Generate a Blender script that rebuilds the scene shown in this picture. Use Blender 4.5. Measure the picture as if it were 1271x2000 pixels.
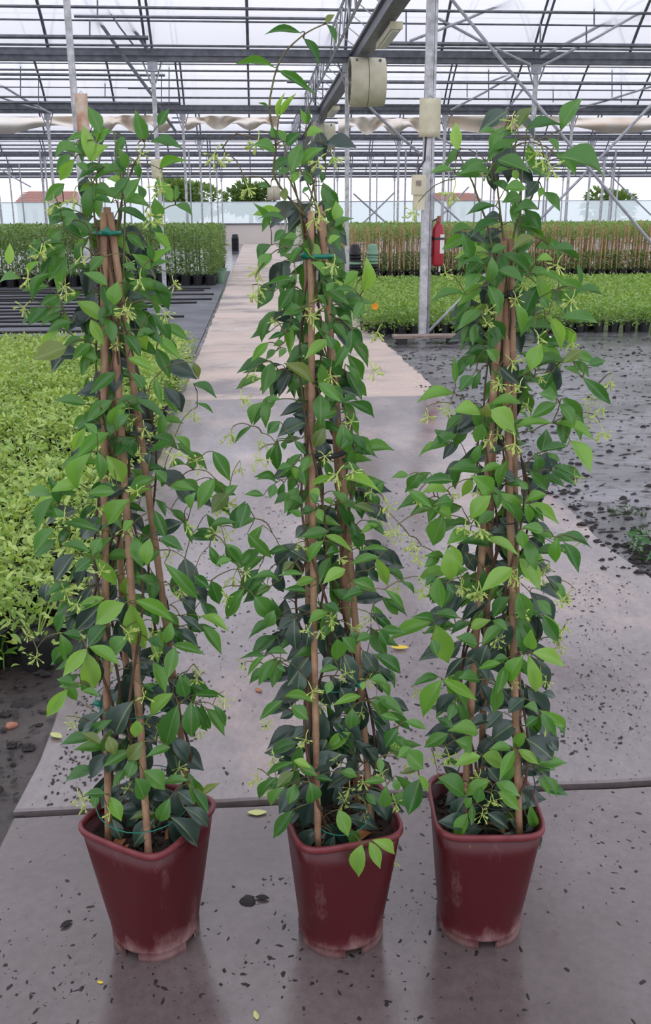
import bpy, bmesh, math, random
from math import sin, cos, pi, radians, sqrt, atan2
from mathutils import Vector, Matrix, noise
random.seed(11)
for o in list(bpy.data.objects): bpy.data.objects.remove(o)
scene = bpy.context.scene
C = scene.collection

# ---------------------------------------------------------------- camera
FPX, CX, CY, EYE = 1800.0, 635.5, 1000.0, 1.5
yaw, pit, rol = radians(4.3), radians(17.4), radians(-0.3)
vf = Vector((sin(yaw)*cos(pit), cos(yaw)*cos(pit), -sin(pit)))
r0 = Vector((cos(yaw), -sin(yaw), 0)); u0 = r0.cross(vf)
vr = (r0*cos(rol) + u0*sin(rol)).normalized(); vu = vr.cross(vf).normalized()
CAM = Vector((0, 0, EYE))
cam = bpy.data.cameras.new('camera'); camo = bpy.data.objects.new('camera', cam); C.objects.link(camo)
cam.sensor_fit = 'VERTICAL'; cam.sensor_height = 36; cam.lens = FPX/2000*36
cam.clip_start = .05; cam.clip_end = 500
M = Matrix((vr, vu, -vf)).transposed().to_4x4(); M.translation = CAM; camo.matrix_world = M
scene.camera = camo
def ray(x, y): return vf*FPX + vr*(x-CX) - vu*(y-CY)
def gp(x, y, z=0.0):                       # pixel to a point at height z
    d = ray(x, y); return CAM + d*((z-EYE)/d.z)
def py(x, y, Y):                           # pixel to a point in the vertical plane at distance Y
    d = ray(x, y); return CAM + d*(Y/d.y)

# ---------------------------------------------------------------- sky, exposure
w = bpy.data.worlds.new('overcast_sky'); scene.world = w; w.use_nodes = True
nt = w.node_tree; nt.nodes.clear()
out = nt.nodes.new('ShaderNodeOutputWorld'); bg = nt.nodes.new('ShaderNodeBackground')
tc = nt.nodes.new('ShaderNodeTexCoord'); nz = nt.nodes.new('ShaderNodeTexNoise'); rp = nt.nodes.new('ShaderNodeValToRGB')
nz.inputs['Scale'].default_value = 2.2; nz.inputs['Detail'].default_value = 4
rp.color_ramp.elements[0].position = .3; rp.color_ramp.elements[0].color = (.80, .81, .93, 1)
rp.color_ramp.elements[1].position = .7; rp.color_ramp.elements[1].color = (.93, .94, 1.0, 1)
nt.links.new(tc.outputs['Generated'], nz.inputs['Vector']); nt.links.new(nz.outputs['Fac'], rp.inputs['Fac'])
nt.links.new(rp.outputs['Color'], bg.inputs['Color']); bg.inputs['Strength'].default_value = 1.62
nt.links.new(bg.outputs['Background'], out.inputs['Surface'])
vs = scene.view_settings; vs.view_transform = 'Standard'; vs.look = 'None'; vs.exposure = 0.1; vs.gamma = 1; vs.use_curve_mapping = False

# ---------------------------------------------------------------- materials
def srgb(r, g, b):
    f = lambda c: (c/255/12.92 if c <= 10 else ((c/255+.055)/1.055)**2.4)
    return (f(r), f(g), f(b), 1)
MATS = {}
def mat(name, col, rough=.5, metal=0.0, spec=.5, var=0.0, nscale=0, col2=None, bump=0, bscale=80, obj_space=True):
    m = bpy.data.materials.new(name); m.use_nodes = True; n = m.node_tree; b = n.nodes['Principled BSDF']
    b.inputs['Base Color'].default_value = col; b.inputs['Roughness'].default_value = rough
    b.inputs['Metallic'].default_value = metal; b.inputs['Specular IOR Level'].default_value = spec
    tc = n.nodes.new('ShaderNodeTexCoord')
    src = None
    if nscale:
        t = n.nodes.new('ShaderNodeTexNoise'); t.inputs['Scale'].default_value = nscale; t.inputs['Detail'].default_value = 6
        r = n.nodes.new('ShaderNodeValToRGB'); r.color_ramp.elements[0].position = .35; r.color_ramp.elements[1].position = .68
        r.color_ramp.elements[0].color = col; r.color_ramp.elements[1].color = col2 or col
        n.links.new(tc.outputs['Object'], t.inputs['Vector']); n.links.new(t.outputs['Fac'], r.inputs['Fac']); src = r.outputs['Color']
        n.links.new(src, b.inputs['Base Color'])
    if bump:
        t = n.nodes.new('ShaderNodeTexNoise'); t.inputs['Scale'].default_value = bscale; t.inputs['Detail'].default_value = 5
        bp = n.nodes.new('ShaderNodeBump'); bp.inputs['Strength'].default_value = bump; bp.inputs['Distance'].default_value = .01
        n.links.new(tc.outputs['Object'], t.inputs['Vector']); n.links.new(t.outputs['Fac'], bp.inputs['Height']); n.links.new(bp.outputs['Normal'], b.inputs['Normal'])
    MATS[name] = m; return m
def leafmat(name, col, col2, rough=.34, trans=.25, island=False, tcol=None, spec=.65):
    """leaf: glossy front, some light passes through; colour varies from leaf to leaf"""
    m = bpy.data.materials.new(name); m.use_nodes = True; n = m.node_tree; b = n.nodes['Principled BSDF']; o = n.nodes['Material Output']
    b.inputs['Roughness'].default_value = rough; b.inputs['Specular IOR Level'].default_value = spec
    r = n.nodes.new('ShaderNodeValToRGB'); r.color_ramp.elements[0].color = col; r.color_ramp.elements[1].color = col2
    if island:
        g = n.nodes.new('ShaderNodeNewGeometry'); oi = n.nodes.new('ShaderNodeObjectInfo'); mx = n.nodes.new('ShaderNodeMath'); mx.operation = 'MULTIPLY_ADD'
        n.links.new(oi.outputs['Random'], mx.inputs[0]); mx.inputs[1].default_value = .3
        sc = n.nodes.new('ShaderNodeMath'); sc.operation = 'MULTIPLY'; sc.inputs[1].default_value = .7
        n.links.new(g.outputs['Random Per Island'], sc.inputs[0]); n.links.new(sc.outputs[0], mx.inputs[2]); n.links.new(mx.outputs[0], r.inputs['Fac'])
    else:
        oi = n.nodes.new('ShaderNodeObjectInfo'); n.links.new(oi.outputs['Random'], r.inputs['Fac'])
    src = r.outputs['Color']
    if not island:                                   # paler midrib
        tc = n.nodes.new('ShaderNodeTexCoord'); sx = n.nodes.new('ShaderNodeSeparateXYZ'); n.links.new(tc.outputs['Generated'], sx.inputs[0])
        ab = n.nodes.new('ShaderNodeMath'); ab.operation = 'SUBTRACT'; ab.inputs[1].default_value = .5; n.links.new(sx.outputs['X'], ab.inputs[0])
        ab2 = n.nodes.new('ShaderNodeMath'); ab2.operation = 'ABSOLUTE'; n.links.new(ab.outputs[0], ab2.inputs[0])
        rr = n.nodes.new('ShaderNodeMapRange'); rr.inputs['From Min'].default_value = .045; rr.inputs['From Max'].default_value = .012; rr.inputs['To Max'].default_value = .45; n.links.new(ab2.outputs[0], rr.inputs['Value'])
        mv = n.nodes.new('ShaderNodeMixRGB'); mv.inputs[2].default_value = srgb(150, 176, 112); n.links.new(rr.outputs[0], mv.inputs[0]); n.links.new(src, mv.inputs[1]); src = mv.outputs[0]
    n.links.new(src, b.inputs['Base Color'])
    t = n.nodes.new('ShaderNodeBsdfTranslucent'); mx2 = n.nodes.new('ShaderNodeMixShader'); mx2.inputs[0].default_value = trans
    g2 = n.nodes.new('ShaderNodeMixRGB'); g2.blend_type = 'MULTIPLY'; g2.inputs[0].default_value = 1; g2.inputs[2].default_value = tcol or (1.6, 1.5, .7, 1)
    n.links.new(r.outputs['Color'], g2.inputs[1]); n.links.new(g2.outputs[0], t.inputs['Color'])
    n.links.new(b.outputs[0], mx2.inputs[1]); n.links.new(t.outputs[0], mx2.inputs[2]); n.links.new(mx2.outputs[0], o.inputs['Surface'])
    MATS[name] = m; return m
def film(name, col, tr):
    m = bpy.data.materials.new(name); m.use_nodes = True; n = m.node_tree; n.nodes.clear()
    o = n.nodes.new('ShaderNodeOutputMaterial'); a = n.nodes.new('ShaderNodeBsdfTransparent'); t = n.nodes.new('ShaderNodeBsdfTranslucent'); d = n.nodes.new('ShaderNodeBsdfDiffuse')
    t.inputs['Color'].default_value = col; d.inputs['Color'].default_value = col
    m1 = n.nodes.new('ShaderNodeMixShader'); m1.inputs[0].default_value = .2; m2 = n.nodes.new('ShaderNodeMixShader'); m2.inputs[0].default_value = 1-tr
    n.links.new(t.outputs[0], m1.inputs[1]); n.links.new(d.outputs[0], m1.inputs[2]); n.links.new(a.outputs[0], m2.inputs[1]); n.links.new(m1.outputs[0], m2.inputs[2]); n.links.new(m2.outputs[0], o.inputs['Surface'])
    MATS[name] = m; return m

def ground_mat(name, stops, wet0, wet1, scale=(1, 1, 1), rough=(.08, .5), bump=.3, speck=None, spec=.8):
    """wet ground: two noise layers pick the colour, a third the wetness (gloss); fine relief"""
    m = bpy.data.materials.new(name); m.use_nodes = True; n = m.node_tree; b = n.nodes['Principled BSDF']
    tc = n.nodes.new('ShaderNodeTexCoord'); mp = n.nodes.new('ShaderNodeMapping'); mp.inputs['Scale'].default_value = scale
    n.links.new(tc.outputs['Object'], mp.inputs['Vector'])
    def ns(s, d=8, rg=.6):
        t = n.nodes.new('ShaderNodeTexNoise'); t.inputs['Scale'].default_value = s; t.inputs['Detail'].default_value = d; t.inputs['Roughness'].default_value = rg
        n.links.new(mp.outputs['Vector'], t.inputs['Vector']); return t.outputs['Fac']
    def ramp(src, st):
        r = n.nodes.new('ShaderNodeValToRGB'); el = r.color_ramp.elements
        while len(el) < len(st): el.new(.5)
        for e, (p, c) in zip(el, st): e.position = p; e.color = c
        n.links.new(src, r.inputs['Fac']); return r.outputs['Color']
    big = ns(1.1); fine = ns(38, 10, .75)
    c = ramp(big, stops)
    mul = n.nodes.new('ShaderNodeMixRGB'); mul.blend_type = 'MULTIPLY'; mul.inputs[0].default_value = .8
    n.links.new(c, mul.inputs[1]); n.links.new(ramp(fine, [(.3, (.7, .68, .68, 1)), (.62, (1.05, 1.05, 1.05, 1))]), mul.inputs[2]); c = mul.outputs[0]
    if speck:
        s = ramp(ns(speck[0], 6, .7), [(speck[1], (0, 0, 0, 1)), (speck[1]+.05, (1, 1, 1, 1))])
        mm = n.nodes.new('ShaderNodeMixRGB'); n.links.new(s, mm.inputs[0]); n.links.new(c, mm.inputs[1]); mm.inputs[2].default_value = speck[2]; c = mm.outputs[0]
    n.links.new(c, b.inputs['Base Color'])
    wet = ramp(ns(1.7), [(wet0, (rough[1],)*3+(1,)), (wet1, (rough[0],)*3+(1,))]); n.links.new(wet, b.inputs['Roughness'])
    bp = n.nodes.new('ShaderNodeBump'); bp.inputs['Strength'].default_value = bump; bp.inputs['Distance'].default_value = .004
    n.links.new(fine, bp.inputs['Height']); n.links.new(bp.outputs['Normal'], b.inputs['Normal'])
    b.inputs['Specular IOR Level'].default_value = spec
    MATS[name] = m; return m

mat('steel', srgb(176, 178, 184), .45, .4, nscale=9, col2=srgb(150, 152, 158))
mat('steel_dark', srgb(116, 119, 126), .45, .4, nscale=6, col2=srgb(90, 93, 100))
mat('steel_light', srgb(204, 204, 206), .4, .3, nscale=14, col2=srgb(160, 160, 162))
mat('cream', srgb(214, 208, 180), .5, nscale=7, col2=srgb(196, 189, 158))
mat('cream_rust', srgb(222, 214, 196), .6, nscale=5, col2=srgb(176, 118, 84))
mat('fan_shell', srgb(205, 200, 176), .5, nscale=4, col2=srgb(186, 180, 154))
mat('dark_metal', srgb(48, 44, 44), .5)
mat('screen_cloth', srgb(238, 233, 224), .8, nscale=.7, col2=srgb(216, 198, 178))
mat('black_plastic', srgb(26, 26, 29), .45)
mat('green_plastic', srgb(120, 155, 128), .5)
mat('red_paint', srgb(158, 34, 46), .35)
mat('label_white', srgb(226, 224, 222), .5)
mat('plank_wood', srgb(150, 134, 122), .7, nscale=8, col2=srgb(110, 96, 86))
mat('bamboo', srgb(176, 140, 110), .55, nscale=22, col2=srgb(130, 98, 76), bump=.25, bscale=90)
mat('cane_pale', srgb(206, 172, 132), .6, nscale=6, col2=srgb(176, 138, 100))
mat('stem', srgb(104, 108, 58), .55, nscale=30, col2=srgb(84, 62, 44))
mat('stem_brown', srgb(92, 66, 48), .7, nscale=40, col2=srgb(66, 50, 40), bump=.3)
mat('bud', srgb(178, 196, 104), .5)
mat('soil', srgb(38, 29, 24), .9, nscale=60, col2=srgb(62, 48, 38), bump=1.0, bscale=70)
mat('tie_green', srgb(20, 120, 98), .35)
mat('tie_black', srgb(34, 34, 38), .6)
mat('dry_leaf', srgb(176, 112, 62), .6, nscale=30, col2=srgb(120, 76, 48))
mat('yellow_leaf', srgb(226, 196, 70), .5)
mat('pale_leaf', srgb(196, 200, 130), .5)
mat('litter', srgb(32, 27, 26), .6)
mat('clod', srgb(40, 35, 34), .75, bump=.8, bscale=60)
mat('stone', srgb(172, 118, 92), .6, nscale=20, col2=srgb(140, 92, 74))
mat('orange', srgb(240, 160, 40), .5)
mat('roof_tile', srgb(180, 142, 132), .8, nscale=8, col2=srgb(154, 118, 110))
mat('house_wall', srgb(214, 206, 198), .8)
mat('grass', srgb(96, 112, 70), .9, nscale=.4, col2=srgb(128, 134, 92))
mat('weed_mat', srgb(104, 106, 114), .55, nscale=1.6, col2=srgb(72, 73, 80))
film('roof_film', (.97, .97, 1.0, 1), .3)
film('wall_film', (.80, .90, .97, 1), .15)
leafmat('leaf_green', srgb(50, 104, 40), srgb(96, 148, 62), trans=.32)
leafmat('leaf_bright', srgb(92, 150, 48), srgb(142, 186, 82), trans=.36)
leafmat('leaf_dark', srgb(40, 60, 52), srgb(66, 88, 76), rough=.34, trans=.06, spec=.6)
leafmat('leaf_olive', srgb(88, 112, 54), srgb(116, 132, 62), trans=.3)
leafmat('fill_leaf', srgb(46, 98, 40), srgb(92, 144, 58), island=True)
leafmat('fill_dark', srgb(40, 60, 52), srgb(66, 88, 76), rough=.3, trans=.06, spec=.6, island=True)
leafmat('bed_leaf', srgb(112, 154, 62), srgb(188, 206, 116), rough=.45, island=True)
leafmat('bed_leaf_far', srgb(88, 134, 54), srgb(156, 186, 92), rough=.45, island=True)
leafmat('hedge_leaf', srgb(70, 106, 52), srgb(146, 174, 104), rough=.5, island=True)
leafmat('hedge_low', srgb(40, 62, 38), srgb(78, 104, 62), rough=.5, island=True)
leafmat('hedge_top', srgb(104, 146, 76), srgb(164, 190, 116), rough=.5, island=True)
leafmat('tree_leaf', srgb(74, 104, 58), srgb(126, 152, 88), rough=.6, island=True)

# pot plastic: ox-blood red, chalky scuffs low down
def pot_mat():
    m = mat('pot_red', srgb(112, 30, 36), .38); n = m.node_tree; b = n.nodes['Principled BSDF']
    tc = n.nodes.new('ShaderNodeTexCoord'); sp = n.nodes.new('ShaderNodeSeparateXYZ'); n.links.new(tc.outputs['Object'], sp.inputs[0])
    mr = n.nodes.new('ShaderNodeMapRange'); mr.inputs['From Min'].default_value = .10; mr.inputs['From Max'].default_value = 0.0; n.links.new(sp.outputs['Z'], mr.inputs['Value'])
    mp = n.nodes.new('ShaderNodeMapping'); mp.inputs['Scale'].default_value = (1, 1, .35); n.links.new(tc.outputs['Object'], mp.inputs['Vector'])
    t = n.nodes.new('ShaderNodeTexNoise'); t.inputs['Scale'].default_value = 18; t.inputs['Detail'].default_value = 9; t.inputs['Roughness'].default_value = .7; n.links.new(mp.outputs['Vector'], t.inputs['Vector'])
    pw = n.nodes.new('ShaderNodeMath'); pw.operation = 'POWER'; pw.inputs[1].default_value = 2.2; n.links.new(mr.outputs[0], pw.inputs[0])
    ad = n.nodes.new('ShaderNodeMath'); ad.operation = 'MULTIPLY_ADD'; n.links.new(pw.outputs[0], ad.inputs[0]); ad.inputs[1].default_value = .42; n.links.new(t.outputs['Fac'], ad.inputs[2])
    r = n.nodes.new('ShaderNodeValToRGB'); r.color_ramp.elements[0].position = .6; r.color_ramp.elements[0].color = (0, 0, 0, 1); r.color_ramp.elements[1].position = 1.12; r.color_ramp.elements[1].color = (1, 1, 1, 1)
    n.links.new(ad.outputs[0], r.inputs['Fac'])
    mx = n.nodes.new('ShaderNodeMixRGB'); mx.inputs[1].default_value = srgb(76, 15, 21); mx.inputs[2].default_value = srgb(150, 120, 116); n.links.new(r.outputs['Color'], mx.inputs[0]); n.links.new(mx.outputs[0], b.inputs['Base Color'])
    rr = n.nodes.new('ShaderNodeMapRange'); rr.inputs['To Min'].default_value = .3; rr.inputs['To Max'].default_value = .55; n.links.new(t.outputs['Fac'], rr.inputs['Value']); n.links.new(rr.outputs[0], b.inputs['Roughness'])
pot_mat()
mat('pot_rim', srgb(104, 34, 40), .42, nscale=30, col2=srgb(124, 58, 62))
ground_mat('concrete_wet', [(.3, srgb(84, 73, 71)), (.5, srgb(102, 91, 90)), (.68, srgb(124, 113, 112))], .36, .6, rough=(.07, .2), bump=.06, speck=(9, .64, srgb(92, 78, 76)))
ground_mat('concrete_mid', [(.34, srgb(112, 102, 103)), (.5, srgb(132, 122, 122)), (.64, srgb(172, 154, 144))], .36, .56, scale=(1, .6, 1), rough=(.08, .26), bump=.06, speck=(7, .68, srgb(100, 84, 80)))
ground_mat('concrete_dry', [(.36, srgb(140, 131, 132)), (.47, srgb(192, 174, 162)), (.62, srgb(206, 186, 172))], .5, .7, scale=(.7, .9, 1), rough=(.2, .65), bump=.15, speck=(6, .7, srgb(130, 114, 106)))
ground_mat('mud', [(.34, srgb(58, 55, 57)), (.46, srgb(100, 98, 102)), (.6, srgb(128, 126, 131))], .36, .56, scale=(.8, 1.6, 1), rough=(.07, .3), bump=.4, speck=(7, .535, srgb(48, 45, 46)))
ground_mat('mud_dark', [(.34, srgb(36, 30, 29)), (.5, srgb(66, 56, 54)), (.68, srgb(98, 86, 84))], .4, .6, rough=(.12, .5), bump=1.0, speck=(14, .54, srgb(30, 26, 25)))

# ---------------------------------------------------------------- mesh helpers
class MB:
    def __init__(s): s.v = []; s.f = []; s.m = []
    def add(s, v, f, mi=0):
        k = len(s.v); s.v += [tuple(p) for p in v]; s.f += [tuple(i+k for i in q) for q in f]; s.m += [mi]*len(f)
    def box(s, c, d, rot=None, mi=0):
        x, y, z = d[0]/2, d[1]/2, d[2]/2
        v = [Vector(p) for p in ((-x,-y,-z),(x,-y,-z),(x,y,-z),(-x,y,-z),(-x,-y,z),(x,-y,z),(x,y,z),(-x,y,z))]
        if rot: v = [rot @ p for p in v]
        v = [p+Vector(c) for p in v]
        s.add(v, [(0,3,2,1),(4,5,6,7),(0,1,5,4),(1,2,6,5),(2,3,7,6),(3,0,4,7)], mi)
    def tube(s, pts, rad, n=6, cap=True, mi=0):
        pts = [Vector(p) for p in pts]; m = len(pts); rad = rad if isinstance(rad, (list, tuple)) else [rad]*m
        v = []; a = None
        for i, p in enumerate(pts):
            t = (pts[min(i+1, m-1)]-pts[max(i-1, 0)]).normalized()
            if a is None: a = t.orthogonal().normalized()
            else:
                a = a - t*a.dot(t); a = a.normalized() if a.length > 1e-6 else t.orthogonal().normalized()
            b = t.cross(a)
            for j in range(n): v.append(p+(a*cos(2*pi*j/n)+b*sin(2*pi*j/n))*rad[i])
        f = [(i*n+j, i*n+(j+1) % n, (i+1)*n+(j+1) % n, (i+1)*n+j) for i in range(m-1) for j in range(n)]
        if cap: f += [tuple(reversed(range(n))), tuple(range((m-1)*n, m*n))]
        s.add(v, f, mi)
    def lathe(s, prof, n=20, c=(0,0,0), axis='z', mi=0, cap=True):
        v = []; c = Vector(c)
        for r, z in prof:
            for j in range(n):
                a = 2*pi*j/n; p = Vector((r*cos(a), r*sin(a), z))
                if axis == 'x': p = Vector((p.z, p.x, p.y))
                v.append(c+p)
        m = len(prof)
        f = [(i*n+j, i*n+(j+1) % n, (i+1)*n+(j+1) % n, (i+1)*n+j) for i in range(m-1) for j in range(n)]
        if cap: f += [tuple(reversed(range(n))), tuple(range((m-1)*n, m*n))]
        s.add(v, f, mi)
    def mesh(s, name, mats, smooth=False):
        me = bpy.data.meshes.new(name); me.from_pydata(s.v, [], s.f); 
        for mm in (mats if isinstance(mats, (list, tuple)) else [mats]): me.materials.append(MATS[mm])
        if len(me.materials) > 1: me.polygons.foreach_set('material_index', s.m)
        if smooth: me.polygons.foreach_set('use_smooth', [True]*len(me.polygons))
        me.update(); return me
def put(name, me, parent=None, loc=None, rot=None):
    o = bpy.data.objects.new(name, me); C.objects.link(o)
    if loc is not None: o.location = loc
    if rot is not None: o.rotation_euler = rot
    if parent: o.parent = parent
    return o
def build(name, mb, mats, parent=None, smooth=False, loc=None): return put(name, mb.mesh(name, mats, smooth), parent, loc)
def tag(o, label=None, cat=None, group=None, kind=None):
    if label: o['label'] = label
    if cat: o['category'] = cat
    if group: o['group'] = group
    if kind: o['kind'] = kind
    return o
def empty(name, loc=(0,0,0), rz=0):
    o = bpy.data.objects.new(name, None); C.objects.link(o); o.location = loc; o.rotation_euler = (0,0,rz); o.empty_display_size = .1; return o
U = random.uniform
# ================================================================ the setting: ground and path
ROWS = [12.5, 22.8, 33.0, 43.2, 53.4, 63.6, 73.8]; GZ = 5.05; BAY = 10.25
PX = [-2.15+4.36*k for k in range(-7, 8)]
mb = MB(); mb.add([(-45,-6,0),(45,-6,0),(45,73.8,0),(-45,73.8,0)], [(0,1,2,3)]); tag(build('floor', mb, 'mud'), kind='structure')
mb = MB(); mb.add([(-200,73.8,-.02),(200,73.8,-.02),(200,320,-.02),(-200,320,-.02)], [(0,1,2,3)]); tag(build('ground', mb, 'grass'), 'green open ground outside beyond the plastic end wall', 'ground', kind='structure')
def sheet(name, x0, x1, y0, y1, z, m, amp=0, nx=40, ny=40, edge=None):
    mb = MB(); v = []; f = []
    for j in range(ny+1):
        for i in range(nx+1):
            x = x0+(x1-x0)*i/nx; y = y0+(y1-y0)*j/ny; zz = z
            if amp:
                zz += amp*noise.noise(Vector((x*3, y*3, 1.7)))
                if i in (0, nx) or j in (0, ny): zz = -.01
            v.append((x, y, zz))
    for j in range(ny):
        for i in range(nx): k = j*(nx+1)+i; f.append((k, k+1, k+nx+2, k+nx+1))
    mb.add(v, f); return build(name, mb, m, smooth=bool(amp))
tag(sheet('mud_verge', -2.4, -.6, .3, 3.4, .012, 'mud_dark', .02), 'strip of dark wet mud beside the path under the low bed edge', 'mud', kind='structure')
tag(sheet('weed_mat', -16, -.72, 10.9, 31.5, .012, 'weed_mat'), 'grey woven weed mat with dark hoses beside the path', 'weed mat', kind='structure')
# concrete path: cast slabs with open joints
path = empty('path'); tag(path, kind='structure')
XL, XR = -.66, 1.66
ends = [-1.6, 2.12, 8.06, 11.2, 13.6, 17.0, 20.5, 24.2, 30, 38, 48, 60, 73.6]
for i in range(len(ends)-1):
    y0, y1 = ends[i]+(.018 if i == 1 else .009), ends[i+1]-(.018 if i == 0 else .009)
    rg = random.Random(i); n = 26
    xr = XR + (.9 if i == 0 else 0)
    sk = .0 if i else -.01
    v = []; 
    top = []
    for k in range(n+1):
        t = k/n; top.append((XL+rg.uniform(-.012, .012), y0+(y1-y0)*t))
    for k in range(n+1):
        t = k/n; top.append((XL+(xr-XL)*t, y1+rg.uniform(-.003, .003)))
    for k in range(n+1):
        t = 1-k/n; top.append((xr+rg.uniform(-.02, .03), y0+(y1-y0)*t))
    for k in range(1, n):
        t = 1-k/n; top.append((XL+(xr-XL)*t, y0+rg.uniform(-.003, .003)))
    h = .03+rg.uniform(-.002, .002); m = len(top)
    b = MB(); cen = ((XL+xr)/2, (y0+y1)/2)
    inset = [(x+(cen[0]-x)*.004, y+(cen[1]-y)*.002) for x, y in top]
    b.add([(x, y, h) for x, y in inset]+[(x, y, h-.006) for x, y in top]+[(x, y, -.02) for x, y in top],
          [tuple(reversed(range(m)))]+[(k+m, k, (k+1) % m, (k+1) % m+m) for k in range(m)]+[(k+2*m, k+m, (k+1) % m+m, (k+1) % m+2*m) for k in range(m)])
    me = b.mesh('slab', 'concrete_wet' if i == 0 else 'concrete_mid' if i == 1 else 'concrete_dry'); 
    o = put('slab', me, path)
    bm_ = bmesh.new(); bm_.from_mesh(me); bmesh.ops.recalc_face_normals(bm_, faces=bm_.faces); bm_.to_mesh(me); bm_.free()
    if i:
        jb = MB(); jb.box(((XL+XR)/2, ends[i], .004), (XR-XL-.02, .06, .006)); build('joint_soil', jb, 'soil', path)
SLAB = .03

# end wall of plastic film, rail, door opening lower panel
mb = MB(); mb.add([(-45,73.8,1.5),(45,73.8,1.5),(45,73.8,3.05),(-45,73.8,3.05)], [(0,1,2,3)]); wl = build('wall_back', mb, 'wall_film'); tag(wl, kind='structure')
mb = MB(); mb.add([(-45,73.8,0),(45,73.8,0),(45,73.8,1.46),(-45,73.8,1.46)], [(0,1,2,3)]); build('lower_panel', mb, 'house_wall', wl)
mb = MB(); mb.box((0,73.75,1.48), (90,.08,.09)); build('rail', mb, 'steel_dark', wl)
mb = MB(); mb.box((0,73.75,3.07), (90,.08,.06)); build('rail', mb, 'steel', wl)

# ================================================================ roof: film arches on gutters
ceil = empty('ceiling', (0,0,0)); tag(ceil, kind='structure')
def arch(s): return GZ+.08+2.6*max(0.0, sin(pi*s))**.8
prof = [(s, arch(s)) for s in [0,.02,.05,.09,.14,.2,.28,.36,.44,.5,.56,.64,.72,.8,.86,.91,.95,.98,1]]
b = MB(); b.tube([(0, s*BAY, z-.03) for s, z in prof], .035, 6); arch_me = b.mesh('arch', 'steel_dark', True)
b = MB(); b.tube([(-.07, s*BAY, z-.03) for s, z in prof], .03, 6); b.tube([(.07, s*BAY, z-.05) for s, z in prof], .03, 6); arch2_me = b.mesh('arch', 'steel_dark', True)
starts = [ROWS[0]-2*BAY, ROWS[0]-BAY]+ROWS[:-1]
for bi, y0 in enumerate(starts):
    b = MB(); n = len(prof)
    b.add([(x, s*BAY, z) for x in (-45, 45) for s, z in prof], [(k, k+1, n+k+1, n+k) for k in range(n-1)])
    fo = build('roof_film', b, 'roof_film', ceil, True, (0, y0, 0))
    W = min(44, .45*(y0+BAY)+5)
    k = -20
    for k in range(-20, 21):
        x = -2.15+2.18*k
        if abs(x) > W: continue
        put('arch', arch2_me if k % 4 == 0 else arch_me, fo, (x, 0, 0))
    for s, dz, r in ((.12, -.05, .02), (.3, -.05, .02), (.5, -.05, .024), (.7, -.05, .02), (.88, -.05, .02), (.95, -.06, .02)):
        b = MB(); b.tube([(-W-4, s*BAY, arch(s)+dz), (W+4, s*BAY, arch(s)+dz)], r, 5); build('purlin', b, 'steel_dark', fo)
gm = MB(); gm.box((0, 0, -.05), (90, .2, .1)); gm.box((0, -.02, .06), (90, .26, .12)); gm.box((0, -.14, .13), (90, .04, .03))
gut = gm.mesh('gutter', 'steel_dark')
for y in [ROWS[0]-BAY]+ROWS: put('gutter', gut, ceil, (0, y, GZ))
# tie pipes and spray lines running across, heights read off the photograph at the row they hang from
def pipe(x0, x1, v, Y, r, m='steel_dark'):
    z = py(635, v, Y).z; xa = py(x0, v, Y).x; xb = py(x1, v, Y).x
    b = MB(); b.tube([(xa, Y, z), ((xa+xb)/2, Y, z-.0), (xb, Y, z)], r, 5); build('tie_pipe', b, m, ceil)
for x0, x1, v, Y, r in ((-900,2100,19,21.6,.03),(145,640,37,21.2,.03),(-900,290,77,21.9,.045),(700,2100,84,21.9,.045),(-900,2100,92,22.3,.025),
    (-900,2100,140,31.5,.03),(-900,322,149,31.0,.04),(560,2100,160,31.2,.045),(-900,2100,158,32.0,.03),(250,640,174,32.2,.03),(-900,2100,192,32.3,.03),(-900,350,203,32.1,.05),(640,2100,205,32.4,.04),
    (-900,2100,240,41.5,.04),(-900,2100,231,42.3,.03),(-900,2100,258,42.5,.05),(-900,2100,284,52,.04),(-900,2100,291,52.5,.04),(-900,2100,313,62,.05),(-900,2100,331,73.4,.06),(-900,2100,345,73.4,.08)):
    pipe(x0, x1, v, Y, r)
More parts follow.
